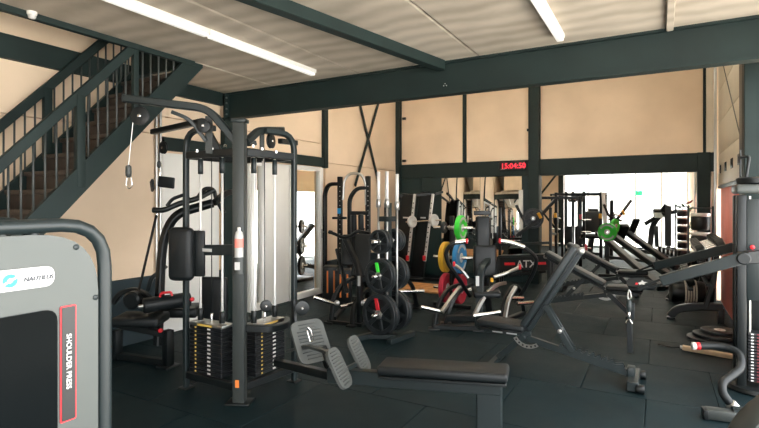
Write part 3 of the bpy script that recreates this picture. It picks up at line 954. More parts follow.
# low pulley guard and pulley
g0, g1, g2, g3 = at(247, 328, d=4.0), at(270, 329, d=3.98), at(287, 325, d=4.2), at(287, 320, d=4.4)
mt.rtube('low_guard', [g0, g1, g2, g3], .05, .06, 'powder_black', fil=.1)
pulley(mt, at(302, 308, d=4.25), (.75, -.65, 0), .06)
pulley(mt, at(266, 306, d=4.25), (.75, -.65, 0), .05)
mt.bar('pulley_bracket', at(293, 300, d=4.35), at(296, 335, d=4.3), .03, .05, 'powder_black')
mt.box('post_sticker', (PX0 + .02, PY0 - .05, .17), (.03, .004, .06), 'orange_mark', rot=(0, 0, .45), bev=0)
holder = at(239, 266, d=3.92)
mt.ring('bottle_holder', holder + V((.0, 0, -.06)), (0, 0, 1), [(.036, 0), (.044, 0), (.044, .13), (.036, .13)], 'powder_gray', n=18)
mt.box('holder_label', holder + V((.022, -.04, .005)), (.04, .003, .06), 'paper_label', rot=(0, 0, .5), bev=0)
sbt = Thing('spray_bottle', 'white disinfectant bottle with pink label in a holder on the cable tower post', 'bottle', holder + V((0, 0, -.055)))
sbt.lathe('bottle_body', (0, 0, 0), Z, [(.028, 0), (.033, .01), (.033, .29), (.026, .32), (.012, .335)], 'paper_label', n=18)
sbt.ring('label_wrap', (0, 0, .2), Z, [(.0332, 0), (.0345, 0), (.0345, .07), (.0332, .07)], 'red_gate', n=18)
sbt.lathe('cap', (0, 0, .335), Z, [(.012, 0), (.014, .004), (.014, .02), (.008, .024)], 'white_paint', n=12)

# ---------------------------------------------------------------- low row station (bench with foot plates)
lr = Thing('low_row_bench', 'long black low row bench with two ribbed foot plates in the foreground', 'gym bench', (-1.6, 3.15, 0), world=True)
e0, e1 = V((-2.16, 3.07, .31)), V((-.93, 3.33, .36))
lr.bar('beam', e0, e1, .07, .105, 'powder_dark')
dv = (e1 - e0).normalized(); sv = V((-dv.y, dv.x, 0)).normalized()
lr.rtube('end_leg', [e1 - dv * .08 + Z * .04, e1 - dv * .08 + Z * -.1, V((e1.x, e1.y, .02)) - dv * .08], .17, .06, 'powder_dark', fil=.02, up=sv)
lr.box('end_foot', V((e1.x, e1.y, .012)) - dv * .06, (.1, .5, .024), 'powder_black', rot=(0, 0, math.atan2(dv.y, dv.x)))
s0, s1 = V((-1.745, 3.13, .43)), V((-.88, 3.33, .455))
sm = (s0 + s1) / 2
Mx = Matrix((dv, sv, dv.cross(sv))).transposed()
lr.put('seat_pad', g_box(sm, ((s1 - s0).length, .25, .065), Mx, .022, 3), 'vinyl')
lr.put('seat_board', g_box(sm - Z * .045, ((s1 - s0).length - .02, .24, .02), Mx, .004, 1), 'powder_black')


def foot_plate(t, c, w, h, tilt, yaw, name='foot_plate'):
    nx = V((math.cos(yaw), math.sin(yaw), 0)); wy = V((-math.sin(yaw), math.cos(yaw), 0))
    up = (Z * math.cos(tilt) - nx * math.sin(tilt)); nn = wy.cross(up)
    p = t.ext(name, round_poly([(-w / 2, -h / 2), (w / 2, -h / 2), (w / 2, h / 2), (-w / 2, h / 2)], w * (.42 if name == 'foot_plate' else .24), 6), c, wy, up, .022, 'plate_ribbed')
    for k in range(11):
        q = c + up * (h * .8 * (k / 10 - .5)) + nn * .0125
        half = w * (.36 if 1 < k < 9 else .26)
        t.bar('grip_rib', q - wy * half, q + wy * half, .008, .008, 'powder_gray', p, bev=.002)
    return p


foot_plate(lr, at(339, 368, d=3.5), .17, .29, .5, .12)
foot_plate(lr, at(359, 354, d=3.85), .17, .29, .5, .12)
lr.bar('plate_axle', at(342, 371, d=3.55), at(362, 361, d=3.9), .03, .03, 'powder_dark')
foot_plate(lr, at(311, 341, d=3.95), .3, .34, .55, -.35, 'rocker_plate')
lr.bar('tower_link', e0 + V((.02, 0, 0)), V((-2.78, 3.2, .27)), .06, .06, 'powder_black')
lr.rtube('rocker_arm', [at(288, 351, d=4.0), at(307, 346, d=3.85), at(329, 352, d=3.7), at(336, 371, d=3.6)], .045, .022, 'powder_gray', fil=.05)
lr.bar('beam_bracket', at(322, 347, d=4.0), at(330, 368, d=3.9), .06, .06, 'powder_black')
hd = Thing('cable_clip', 'chrome clip loop hanging on the ribbed rocker plate of the low row', 'cable clip', at(308, 334, d=3.82))
hd.tube('clip_loop', [(0, 0, .05), (.02, .01, .03), (.035, .018, -.05), (.015, .008, -.06), (-.01, 0, .03), (0, 0, .05)], .005, 'chrome', fil=.01, n=8)

# ---------------------------------------------------------------- adjustable benches


def adj_bench(label, loc, rz, ang, group):
    t = Thing('adjustable_bench', label, 'gym bench', loc, rz, group)
    c, s = math.cos(ang), math.sin(ang)
    D = V((c, 0, s)); N = V((-s, 0, c))
    R3 = Matrix((D, V((0, 1, 0)), N)).transposed()
    pv = V((-.2, 0, .37))
    t.put('backrest_pad', g_box(pv + D * .48 + N * .06, (.9, .27, .065), R3, .02, 3), 'vinyl_slate')
    t.put('backrest_board', g_box(pv + D * .48 + N * .02, (.86, .24, .014), R3, .004, 1), 'powder_black')
    t.bar('backrest_tube', pv, pv + D * .92, .055, .05, 'powder_dark', up=N)
    t.cyl('tube_end_cap', pv + D * .91 + V((0, -.035, 0)), pv + D * .91 + V((0, .035, 0)), .032, 'satin_steel')
    t.put('seat_pad', g_box((-.45, 0, .405), (.46, .29, .065), __import__('mathutils').Euler((0, .04, 0)).to_matrix(), .022, 3), 'vinyl')
    t.box('seat_board', (-.45, 0, .36), (.42, .26, .018), 'powder_black')
    t.bar('seat_tube', (-.62, 0, .325), (-.18, 0, .335), .05, .05, 'powder_dark')
    for x in (-.5, -.36): t.box('maker_sticker', (x, -.029, .33), (.1, .004, .035), 'paper_label', bev=0)
    t.bar('front_strut', (-.24, 0, .31), (-.5, 0, .06), .06, .06, 'powder_dark')
    t.bar('front_foot', (-.52, -.2, .035), (-.52, .2, .035), .06, .05, 'powder_dark')
    for y in (-.2, .2): t.cyl('foot_wheel', (-.5, y - .015, .03), (-.5, y + .015, .03), .03, 'powder_black')
    p0, p1 = V((-.22, 0, .29)), V((.66, 0, .1))
    t.bar('spine', p0, p1, .05, .06, 'powder_dark')
    dd = (p1 - p0).normalized(); nn = V((-dd.z, 0, dd.x))
    for y in (-.03, .03):
        base = p0 + dd * .3 + V((0, y, .0))
        poly = [(0, -.02)]
        for k in range(9):
            x = .055 * k
            poly += [(x + .0, .06), (x + .02, .075), (x + .03, .042), (x + .045, .042)]
        poly += [(.54, .065), (.6, -.02)]
        t.ext('ladder_plate', poly[::-1], base, dd, nn, .008, 'powder_dark')
    t.bar('rear_foot', (.7, -.22, .05), (.7, .22, .05), .09, .08, 'powder_dark')
    for y in (-.2, .2): t.cyl('foot_cap', (.72, y, .04), (.79, y, .04), .038, 'powder_black')
    t.box('rear_upright', (.68, 0, .11), (.06, .1, .1), 'powder_dark')
    m = pv + D * .3
    foot_x = .2 if ang > .8 else .32
    q = V((foot_x, 0, .22))
    for y in (-.04, .04):
        t.bar('support_strut', m + V((0, y, 0)), q + V((0, y, .0)), .012, .055, 'powder_dark')
    t.cyl('pivot_bolt', m * .45 + q * .55 + V((0, -.06, 0)), m * .45 + q * .55 + V((0, .06, 0)), .02, 'satin_steel')
    pts = [(.16 * math.cos(a), .16 * math.sin(a)) for a in [PI + .5 + .1 * k for k in range(18)]] + [(.125 * math.cos(a), .125 * math.sin(a)) for a in [PI + .5 + .1 * k for k in range(18)][::-1]]
    t.ext('quadrant', pts, (-.2, -.035, .36), (1, 0, 0), (0, 0, 1), .008, 'satin_steel')
    for k in range(6):
        a = PI + .65 + .28 * k
        t.cyl('quadrant_hole', (-.2 + .142 * math.cos(a), -.041, .36 + .142 * math.sin(a)), (-.2 + .142 * math.cos(a), -.032, .36 + .142 * math.sin(a)), .009, 'powder_black', n=8)
    return t


adj_bench('slate adjustable bench with steep raised backrest, nearest in the middle of the floor', (-.9, 4.9, 0), 0, math.radians(59), 'adjustable benches')
adj_bench('adjustable bench with low inclined backrest right behind the nearest bench', (-.88, 7.74, 0), PI, math.radians(27), 'adjustable benches')
adj_bench('adjustable bench with low inclined backrest farther back beside the green-plated rack', (-.85, 9.55, 0), PI, math.radians(27), 'adjustable benches')

# ---------------------------------------------------------------- functional trainer at the right edge
ft_ = Thing('functional_trainer', 'dark cable trainer with two long padded arms at the right edge', 'gym machine', (.6, 5.25, 0), world=True)
ft_.box('column_cap', (.71, 5.29, 1.71), (.31, .32, .075), 'shroud_gray', bev=.02, seg=3)
ft_.lathe('cap_disc', (.71, 5.28, 1.75), Z, [(.13, 0), (.14, .01), (.14, .05), (.12, .06)], 'powder_black', n=28)
for (x, y) in ((.6, 5.2), (.82, 5.2), (.6, 5.42), (.82, 5.42)):
    ft_.box('column_post', (x, y, .85), (.07, .07, 1.62), 'powder_black', bev=.012)
ft_.box('column_panel', (.71, 5.4, .95), (.16, .02, 1.35), 'powder_black')
ft_.box('column_panel', (.71, 5.185, 1.2), (.15, .02, .85), 'powder_dark', bev=.006)
ft_.lathe('base_ring', (.71, 5.28, 0), Z, [(.2, 0), (.21, .015), (.2, .045), (.12, .06)], 'powder_black', n=28)
for k in range(16):
    p = ft_.box('stack_plate', (.71, 5.26, .1 + k * .026), (.13, .14, .022), 'stack_iron', bev=.003, seg=1)
    ft_.box('red_label', (.735, 5.188, .1 + k * .026), (.055, .003, .014), 'dim_red', p, bev=0)
    ft_.box('number_label', (.675, 5.188, .1 + k * .026), (.02, .003, .012), 'paper_label', p, bev=0)
ft_.tube('guide_rod', [(.66, 5.22, .5), (.66, 5.22, 1.65)], .011, 'satin_steel')
ft_.lathe('red_knob', at(752, 247, d=4.15), (0, -1, 0), [(.01, 0), (.018, .006), (.018, .02), (.01, .026)], 'red_plastic', n=12)
ft_.bar('top_handle', (.6, 5.25, 1.72), (.6, 5.25, 2.05), .012, .012, 'powder_black')
ft_.tube('top_handle_hook', [(.6, 5.25, 1.98), (.66, 5.22, 1.99), (.63, 5.2, 1.78)], .012, 'powder_black', fil=.04)
for nm, (a0, a1), d0, d1, w in (('near', ((743, 258), (661, 281)), 4.05, 4.42, .1), ('far', ((739, 246), (655, 266)), 4.6, 5.2, .09)):
    q0, q1 = at(*a0, d=d0), at(*a1, d=d1)
    ar = ft_.bar('swing_arm', q0, q1, .06, w * .95, 'powder_dark', bev=.008)
    ft_.lathe('arm_hub', q0 + V((0, -.06, 0)), (0, 1, 0), [(.04, 0), (.05, .01), (.05, .11), (.04, .12)], 'powder_black', n=20)
    dd = (q1 - q0).normalized()
    ft_.bar('arm_root', q0 - dd * .02, V((.72, q0.y + .03, q0.z + .015)), .08, w * 1.0, 'powder_black')
    tip = q1 + dd * .02
    ft_.rtube('arm_fork', [q1 - dd * .03 + Z * .02, q1 + dd * .06 + Z * .01, q1 + dd * .2 + Z * -.01], .02, .02, 'powder_black', fil=.03)
    ft_.rtube('arm_fork', [q1 - dd * .03 - Z * .03, q1 + dd * .06 - Z * .03, q1 + dd * .2 - Z * .02], .02, .02, 'powder_black', fil=.03)
hc = at(642, 284, d=4.6)
ft_.put('pulley_housing', g_ext(round_poly([(-.13, -.035), (.11, -.05), (.13, .02), (.02, .05), (-.12, .04)], .035, 5), hc, (1, 0, 0), (0, .45, .9), .05), 'powder_black')
ft_.put('housing_emblem', g_ext([(-.03, 0), (-.005, .012), (.0, .028), (.015, .012), (.045, .012), (.02, -.002), (.03, -.02), (.0, -.01), (-.02, -.018)], hc + V((0, -.024, .012)), (1, 0, 0), (0, .45, .9), .004), 'paper_label')
ft_.put('housing_mark', g_ext([(-.055, -.02), (-.035, -.02), (-.03, -.002), (-.05, .0)], hc + V((0, -.024, .012)), (1, 0, 0), (0, .45, .9), .004), 'red_plastic')
stp = Thing('ankle_strap', 'black strap on a chrome swivel hanging from the trainer arm pulley', 'cable strap', at(629, 292, d=4.6))
stp.tube('shackle', [(0, 0, .02), (.012, 0, 0), (.02, 0, -.05), (0, 0, -.07), (-.012, 0, -.05), (-.006, 0, .0), (0, 0, .02)], .006, 'satin_steel', fil=.01, n=8)
stp.lathe('ball_stop', (.0, 0, -.07), (0, 0, -1), [(.012, 0), (.024, .015), (.026, .08), (.02, .11)], 'powder_dark', n=14)
stp.cyl('swivel', (0, 0, -.18), (0, 0, -.25), .012, 'chrome')
stp.tube('d_ring', [(0, 0, -.24), (.03, 0, -.29), (-.03, 0, -.29), (0, 0, -.24)], .005, 'chrome', fil=.008, n=8)
stp.bar('webbing', (0, 0, -.28), (.012, 0, -.56), .012, .05, 'vinyl', up=(1, 0, 0))
stp.bar('webbing', (.03, .01, -.1), (.03, .01, -.26), .01, .03, 'vinyl', up=(1, 0, 0))

# ---------------------------------------------------------------- low machine at the bottom right corner
lm = Thing('floor_row_machine', 'black bent grip handle with red band on a steel floor foot, bottom right', 'gym machine', (.3, 4.3, 0), world=True)
hp = [at(697, 346, d=4.3), at(722, 346, d=4.25), at(740, 352, d=4.15), at(742, 368, d=4.05), at(722, 383, d=3.95), at(722, 393, d=3.9), at(733, 407, d=3.85)]
lm.tube('grip_handle', hp, .031, 'vinyl', fil=.12, n=14)
lm.cyl('red_band', hp[0] - (hp[1] - hp[0]) * .04, hp[0] + (hp[1] - hp[0]) * .14, .0325, 'red_plastic')
lm.cyl('white_band', hp[0] - (hp[1] - hp[0]) * .22, hp[0] - (hp[1] - hp[0]) * .03, .032, 'paper_label')
lm.cyl('clamp', hp[-1] - V((.02, .01, -.03)), hp[-1] + V((.05, .03, -.06)), .04, 'satin_steel')
fq = at(716, 412, z=.05)
lm.box('floor_foot', (fq.x + .06, fq.y, .04), (.26, .09, .075), 'powder_gray', rot=(0, 0, .12), bev=.012)
lm.box('rubber_end', (fq.x - .07, fq.y - .02, .035), (.03, .1, .07), 'powder_black', rot=(0, 0, .12))
lm.bar('link_bar', (fq.x + .1, fq.y + .02, .07), (fq.x + .62, fq.y + .1, .1), .06, .06, 'powder_dark')
cs = Thing('weight_housing', 'rounded dark grey machine housing cut off at the bottom right corner', 'gym machine', (.62, 2.75, 0), world=True)
cc = V((.635, 2.74, 0))
poly = [(.42 * math.cos(a), .42 * math.sin(a) + .42) for a in [2 * PI * k / 40 for k in range(40)]]
ax_ = V((.92, .39, 0)).normalized()
cs.ext('housing_disc', poly, cc, ax_, Z, .12, 'shroud_gray')
cs.ring('housing_rim', cc + Z * .42 - ax_.cross(Z) * .065, ax_.cross(Z), [(.415, 0), (.43, 0), (.44, .02), (.44, .11), (.43, .13), (.415, .13)], 'powder_gray', n=48)
cs.box('floor_base', (cc.x, cc.y, .02), (.5, .22, .04), 'powder_black', rot=(0, 0, .4))
# wooden bar and dumb plates on the floor beside the trainer
wbm = Thing('wooden_bar', 'pale wooden bar lying on the floor beside the cable trainer', 'wooden bar', at(708, 352, z=.03), rz=.02)
wbm.box('bar_body', (0, 0, .0), (.46, .07, .045), 'bar_wood', rot=(0, .05, -.1), bev=.006)
wbm.cyl('metal_end', (-.25, .02, .012), (-.2, .02, .01), .018, 'satin_steel')
wbm.tube('cord', [(-.22, .02, .015), (-.34, .06, -.01), (-.45, .16, -.02)], .006, 'powder_black', fil=.05, n=6)
for i, (px, py, r) in enumerate([(711, 340, .24), (713, 331, .22), (716, 324, .19)]):
    c = at(px, 338, z=.03)
    weight_plate((c.x + .02 * i, c.y + .02 * i, .022 + .042 * i), (0, 0, 1), r, .038, ['black plate lying lowest in the floor pile beside the trainer', 'black plate lying in the middle of the floor pile', 'black plate lying on top of the floor pile'][i], 'plates lying by the trainer', style='bumper', mat='iron_plate')

# ---------------------------------------------------------------- iron plate tree in the middle
tr = Thing('plate_tree', 'dark steel plate tree holding black iron plates and upright white bars', 'weight rack', (-2.75, 5.2, 0), world=True)
tb = at(388, 337, z=0)
tr.box('post', (tb.x, tb.y, .8), (.07, .07, 1.58), 'powder_dark')
for (p, q) in [((350, 340), (388, 331)), ((389, 342), (413, 333))]:
    a, b = at(*p, z=.03), at(*q, z=.03)
    tr.bar('foot', a, b, .07, .06, 'powder_dark')
a, b = at(368, 336, z=.03), at(402, 337, z=.03)
tr.bar('base_bar', a, b, .06, .05, 'powder_dark')
pegax = V((-.12, -.99, 0)).normalized()
PG = 'iron plates on the plate tree'
for k, (z, r, lab) in enumerate([(.3, .235, 'lowest'), (.745, .2, 'middle'), (1.14, .14, 'top')]):
    c = V((tb.x, tb.y, z))
    tr.cyl('peg', c - pegax * .3, c + pegax * .3, .024, 'chrome')
    for j, off in enumerate((.12, .175, -.10, -.155)):
        weight_plate(c + pegax * off + V((0, 0, .0)), pegax, r, .048, '%s iron plate on the %s %s peg of the plate tree' % (['inner', 'outer', 'inner', 'outer'][j], ['near', 'far'][j // 2], lab), PG, accent=('red_plastic' if k == 0 else 'green_bumper') if j == 1 and k < 2 else None)
tr.box('holder_block', (tb.x, tb.y, 1.4), (.16, .16, .06), 'powder_dark')
tr.box('holder_block', (tb.x, tb.y, .12), (.16, .16, .04), 'powder_dark')
for i, (dx, dy, zt_) in enumerate([(-.1, -.05, 1.96), (-.05, .06, 1.9), (.02, -.06, 1.96), (.1, .04, 1.93)]):
    bb = Thing('barbell', ['leftmost', 'second', 'third', 'rightmost'][i] + ' white-sleeved barbell standing upright in the plate tree', 'barbell', (tb.x + dx, tb.y + dy, .145), group='barbells in the plate tree')
    bb.cyl('shaft', (0, 0, 0), (0, 0, zt_ - .55), .014, 'satin_steel')
    bb.cyl('collar', (0, 0, zt_ - .57), (0, 0, zt_ - .47), .03, 'satin_steel')
    bb.cyl('sleeve', (0, 0, zt_ - .47), (0, 0, zt_ - .145), .02, 'bright_rod')

# ---------------------------------------------------------------- plate-loaded machine left of the tree
lg = Thing('plate_loaded_row', 'black plate-loaded machine with slanted pad and chrome horns by the glass door', 'gym machine', (-3.4, 5.9, 0), world=True)
F1, F2 = 6.55, 7.2


def tb_(t, pts, r, mat, name='arm', fil=.08, n=10):
    return t.tube(name, [at(x, y, d=d) for x, y, d in pts], r, mat, fil=fil, n=n)


def rt_(t, pts, w, h, mat, name='frame_tube', fil=.1, up=(0, 0, 1)):
    return t.rtube(name, [at(x, y, d=d) for x, y, d in pts], w, h, mat, fil=fil, up=up)


def slab_pad(t, name, px, py, d, w, h, th, yaw, tilt, mat='vinyl', bev=.03):
    R = Matrix.Rotation(yaw, 3, 'Z') @ Matrix.Rotation(tilt, 3, 'X')
    return t.put(name, g_box(at(px, py, d=d), (w, th, h), R, bev, 3), mat)


slab_pad(lg, 'back_pad', 362, 255, 6.8, .24, .62, .07, .5, -.45)
slab_pad(lg, 'chest_pad', 349, 250, 6.9, .2, .45, .06, .5, -.4)
tb_(lg, [(329, 232, 6.9), (335, 234, 6.85), (343, 238, 6.8), (351, 236, 6.7), (357, 231, 6.6), (370, 233, 6.5)], .022, 'powder_black', 'handle_bar', .05)
tb_(lg, [(329, 232, 6.9), (332, 232.5, 6.88)], .027, 'vinyl', 'grip')
tb_(lg, [(372, 234, 6.5), (384, 240, 6.5), (396, 243, 6.6)], .02, 'powder_black', 'handle_bar', .05)
rt_(lg, [(346, 240, 6.7), (359, 268, 6.6), (360, 300, 6.5), (360, 324, 6.5)], .08, .06, 'powder_black', 'upright', .12)
lg.box('maker_sticker', at(359, 281, d=6.44), (.035, .004, .13), 'paper_label', rot=(0, 0, .5), bev=0)
rt_(lg, [(337, 249, 6.95), (347, 293, 6.7)], .05, .04, 'powder_black', 'strut')
rt_(lg, [(331, 320, 6.6), (334, 296, 6.65), (345, 281, 6.8), (360, 276, 7.0)], .06, .05, 'powder_black', 'curved_leg', .15)
rt_(lg, [(352, 328, 6.45), (353, 306, 6.5), (364, 290, 6.7), (378, 286, 7.0)], .06, .05, 'powder_black', 'curved_leg', .15)
rt_(lg, [(328, 322, 6.62), (362, 326, 6.42)], .06, .06, 'powder_black', 'base_rail')
rt_(lg, [(334, 319, 6.75), (345, 305, 7.4)], .06, .06, 'powder_black', 'base_rail')
rt_(lg, [(360, 326, 6.42), (380, 309, 7.3), (418, 305, 7.5)], .06, .06, 'powder_black', 'base_rail', .05)
rt_(lg, [(385, 283, 7.2), (402, 277, 7.1), (412, 284, 7.2), (417, 306, 7.45)], .06, .05, 'powder_black', 'curved_leg', .2)
tb_(lg, [(314, 297, 6.5), (334, 304, 6.6)], .025, 'chrome', 'plate_horn')
tb_(lg, [(340, 307, 6.45), (372, 299, 6.8)], .025, 'chrome', 'plate_horn')
tb_(lg, [(383, 292, 7.1), (424, 291, 7.3)], .025, 'chrome', 'plate_horn')
for (x, y, d) in [(330, 321, 6.6), (352, 327, 6.42), (418, 306, 7.5)]:
    p = at(x, y, d=d); lg.box('foot_pad', (p.x, p.y, .012), (.12, .12, .024), 'powder_black')
for (x, y) in [(337, 303), (362, 303)]:
    lg.lathe('pivot_cap', at(x, y, d=6.5), (.5, -.85, 0), [(.02, -.03), (.035, -.02), (.035, .02), (.02, .03)], 'satin_steel', n=12)
slab_pad(lg, 'seat_pad', 374, 272, 6.9, .3, .07, .3, .5, 0)

# ---------------------------------------------------------------- curved power rack on the left wall
cr = Thing('power_rack', 'black rack with curved top tubes against the left wall boards', 'weight rack', (-4.6, 6.9, 0), world=True)
for (x, d) in ((340, 8.5), (368, 8.3)):
    b = at(x, 300, d=d)
    cr.box('upright', (b.x, b.y, 1.02), (.07, .07, 2.02), 'powder_black')
    for k in range(18):
        cr.cyl('upright_hole', (b.x + .02, b.y - .037, .5 + k * .08), (b.x + .02, b.y - .033, .5 + k * .08), .011, 'satin_steel', n=6)
for pts in ([(340, 184, 8.5), (329, 184, 8.6), (325, 192, 8.7), (325, 294, 8.75)], [(368, 188, 8.3), (357, 188, 8.35), (349.5, 198, 8.4), (349.5, 298, 8.45)]):
    t_ = [at(*p[:2], d=p[2]) for p in pts]
    t_[-1].z = .02
    cr.rtube('curved_tube', t_, .07, .06, 'powder_black', fil=.25)
tb_(cr, [(343, 200, 8.4), (344, 180, 8.4), (350, 173, 8.4), (362, 174, 8.3), (366, 184, 8.3), (366, 205, 8.3)], .022, 'satin_steel', 'arch', .15)
rt_(cr, [(340, 240, 8.5), (368, 242, 8.3)], .05, .05, 'powder_black', 'crossbar')
rt_(cr, [(340, 297, 8.5), (368, 299, 8.3)], .06, .05, 'powder_black', 'crossbar')
rt_(cr, [(333, 218, 8.4), (346, 218, 8.2)], .04, .04, 'powder_black', 'jammer_arm')
slab_pad(cr, 'arm_pad', 354, 224, 8.1, .09, .32, .07, .4, .1)
slab_pad(cr, 'arm_pad', 361, 224, 8.0, .09, .32, .07, .4, .1)
rt_(cr, [(351, 213, 8.1), (369, 213, 8.0)], .05, .06, 'powder_black', 'jammer_arm')
tb_(cr, [(354, 228, 8.1), (356, 237, 8.1), (362, 237, 8.0), (364, 228, 8.0)], .014, 'powder_black', 'grip', .05)
cr.box('blue_clip', at(339, 211, d=8.4), (.05, .04, .09), 'sign_blue')
# low storage crates by the left wall
for i, (x, y, d) in enumerate([(331, 283, 8.3), (344, 283, 7.9)]):
    b = at(x, y, d=d)
    c = Thing('storage_crate', ['black crate with orange stripes on the floor beside the glass door', 'black crate with orange stripes under the curved rack'][i], 'crate', (b.x, b.y, 0), group='crates by the left wall')
    c.box('body', (0, 0, .27), (.24, .3, .54), 'powder_black', rot=(0, 0, .5), bev=.012)
    for s in (-.05, .04):
        c.box('orange_stripe', (s + .09, -.16 + .06 * (s > 0), .3), (.025, .012, .36), 'orange_mark', rot=(0, 0, .5), bev=0)

# ---------------------------------------------------------------- barbell stand with slanted black boards at the back wall
ss = Thing('slanted_squat_stand', 'squat stand of two slanted black boards with steel hole strips', 'weight rack', (-4.35, 9.3, 0), world=True)
for (xt, xb) in ((409, 401), (427, 417)):
    p0, p1 = at(xb, 268, d=10.4), at(xt, 194, d=10.25)
    p0.z = .04
    ax = (p1 - p0).normalized()
    ss.bar('side_board', p0, p1, .1, .3, 'powder_black', up=(1, 0, 0), bev=.01)
    off = V((.155, -.05, 0))
    st_ = ss.bar('hole_strip', p0 + off + ax * .35, p1 + off, .04, .05, 'gray_plate', up=(1, 0, 0))
    for k in range(12):
        q = p0 + off + ax * (.45 + k * .1) + V((.0, -.022, 0))
        ss.cyl('strip_hole', q, q + V((0, -.005, 0)), .014, 'powder_black', st_, n=6)
    ss.box('red_catch', p0 + off + ax * .42 + V((.0, -.05, 0)), (.05, .06, .1), 'red_plastic')
    ss.box('board_badge', p0 + ax * 1.25 + V((0, -.055, 0)), (.12, .01, .03), 'gray_plate')
    ss.bar('floor_rail', (p0.x - .25, p0.y - .08, .03), (p0.x + .55, p0.y - .08, .03), .08, .05, 'powder_black')
    ss.bar('back_stay', p1 + ax * -.05, V((p1.x + .1, YB - .1, p1.z + .05)), .05, .05, 'powder_black')
ss.bar('top_bar', at(399, 196, d=10.3), at(436, 194, d=10.2), .05, .06, 'powder_black')
bl, br = at(406, 222, d=10.15), at(441, 220, d=9.45)
sb_ = Thing('barbell', 'chrome barbell with small white plates on the slanted squat stand', 'barbell', bl, world=True)
sb_.cyl('shaft', bl, br, .016, 'chrome')
dx = (br - bl).normalized()
for x in (412.5, 434.5):
    c = bl + (br - bl) * ((x - 406) / 35)
    weight_plate(c, dx, .12, .05, 'small white plate on the %s end of the barbell on the slanted stand' % ('left' if x < 420 else 'right'), 'white plates on the slanted stand', mat='gray_plate', style='bumper', hole=.017)
wp = Thing('lifting_platform', 'flat orange-brown wooden lifting platform on the floor before the squat stand', 'platform', at(418, 288, z=0), rz=0)
for k in range(4):
    wp.box('plank', (-.05, -.3 + k * .2, .018), (1.5, .196, .034), 'platform_wood', bev=.003)

# ---------------------------------------------------------------- coloured bumper plate tree
ct = Thing('bumper_plate_tree', 'short black tree of pegs holding coloured bumper plates', 'weight rack', (-2.7, 7.1, 0), world=True)
cp = at(452, 300, d=7.6)
ct.box('post', (cp.x, cp.y, .7), (.06, .06, 1.38), 'powder_black')
ct.bar('foot', (cp.x - .3, cp.y, .03), (cp.x + .3, cp.y, .03), .06, .05, 'powder_black')
ct.bar('foot', (cp.x, cp.y - .3, .03), (cp.x, cp.y + .3, .03), .06, .05, 'powder_black')
CG = 'coloured bumper plates on the short tree'
for z, items in ((1.21, [(.14, .19, 'green_bumper', 'green lettered bumper plate on the top peg of the short tree')]),
                 (.76, [(.12, .235, 'blue_bumper', 'blue lettered bumper plate on the middle peg of the short tree'), (-.1, .235, 'yellow_bumper', 'yellow bumper plate behind the blue one on the short tree')]),
                 (.29, [(.13, .225, 'red_bumper', 'red bumper plate on the right low peg of the short tree'), (-.1, .225, 'red_bumper', 'red bumper plate on the left low peg of the short tree')])):
    ct.cyl('peg', (cp.x - .3, cp.y, z), (cp.x + .33, cp.y, z), .024, 'chrome')
    ct.cyl('peg_collar', (cp.x - .05, cp.y, z), (cp.x + .05, cp.y, z), .04, 'satin_steel')
    for (o, r, m, lab) in items:
        weight_plate((cp.x + o, cp.y, z), (1, 0, 0), r, .075, lab, CG, mat=m, style='lettered' if 'lettered' in lab else 'bumper')
weight_plate((cp.x - .13, cp.y, 1.21), (1, 0, 0), .09, .05, 'small black plate on the left top peg of the short tree', CG, mat='iron_plate', style='bumper')

# ---------------------------------------------------------------- plate-loaded chest press in the centre
cpz = Thing('chest_press_machine', 'black plate-loaded chest press with tall backrest and curved chrome-tipped arms', 'gym machine', (-2.0, 6.2, 0), world=True)
yaw = .42
slab_pad(cpz, 'back_pad', 485, 261, 6.5, .3, .42, .09, yaw, -.1, bev=.04)
slab_pad(cpz, 'head_pad', 483, 232, 6.55, .19, .42, .08, yaw, -.1, bev=.035)
slab_pad(cpz, 'seat_pad', 486, 292, 6.3, .34, .08, .34, yaw, .1, bev=.03)
rt_(cpz, [(489, 240, 6.75), (488, 262, 6.45), (481, 268, 6.25), (479, 315, 6.15), (478, 329, 6.2)], .085, .06, 'powder_dark', 'front_upright', .15)
cpz.box('maker_sticker', at(477.5, 281, d=6.08), (.04, .004, .12), 'paper_label', rot=(0, 0, .45), bev=0)
rt_(cpz, [(482, 217, 6.8), (486, 285, 6.9), (490, 315, 7.0)], .09, .07, 'powder_black', 'rear_upright')
cpz.box('top_bracket', at(482, 213, d=6.8), (.22, .06, .06), 'powder_black', rot=(0, 0, yaw))
# press arms
tb_(cpz, [(467, 241, 6.3), (452, 243, 6.3), (445, 252, 6.35), (448, 264, 6.4), (459, 279, 6.5), (470, 296, 6.7)], .026, 'powder_black', 'press_arm', .12, 12)
tb_(cpz, [(468, 241, 6.29), (455, 242.5, 6.29)], .03, 'chrome', 'handle')
tb_(cpz, [(500, 241, 6.3), (510, 242, 6.3), (524, 247, 6.3), (537, 257, 6.35), (535, 270, 6.5), (523, 292, 6.7), (515, 302, 6.8)], .026, 'powder_black', 'press_arm', .14, 12)
tb_(cpz, [(500, 241, 6.29), (510, 242, 6.29), (524, 247, 6.29)], .03, 'chrome', 'handle', .08)
for (x, y) in [(467, 241), (500, 241), (454, 264), (520, 267)]:
    cpz.lathe('red_ring', at(x, y, d=6.28), (1, .2, 0), [(.025, -.014), (.034, -.01), (.034, .01), (.025, .014)], 'red_plastic', n=12)
tb_(cpz, [(520, 267, 6.4), (507, 273, 6.3), (494, 277, 6.3)], .022, 'satin_steel', 'handle', .05)
tb_(cpz, [(455, 265, 6.4), (462, 270, 6.3), (468, 278, 6.3)], .022, 'satin_steel', 'handle', .05)
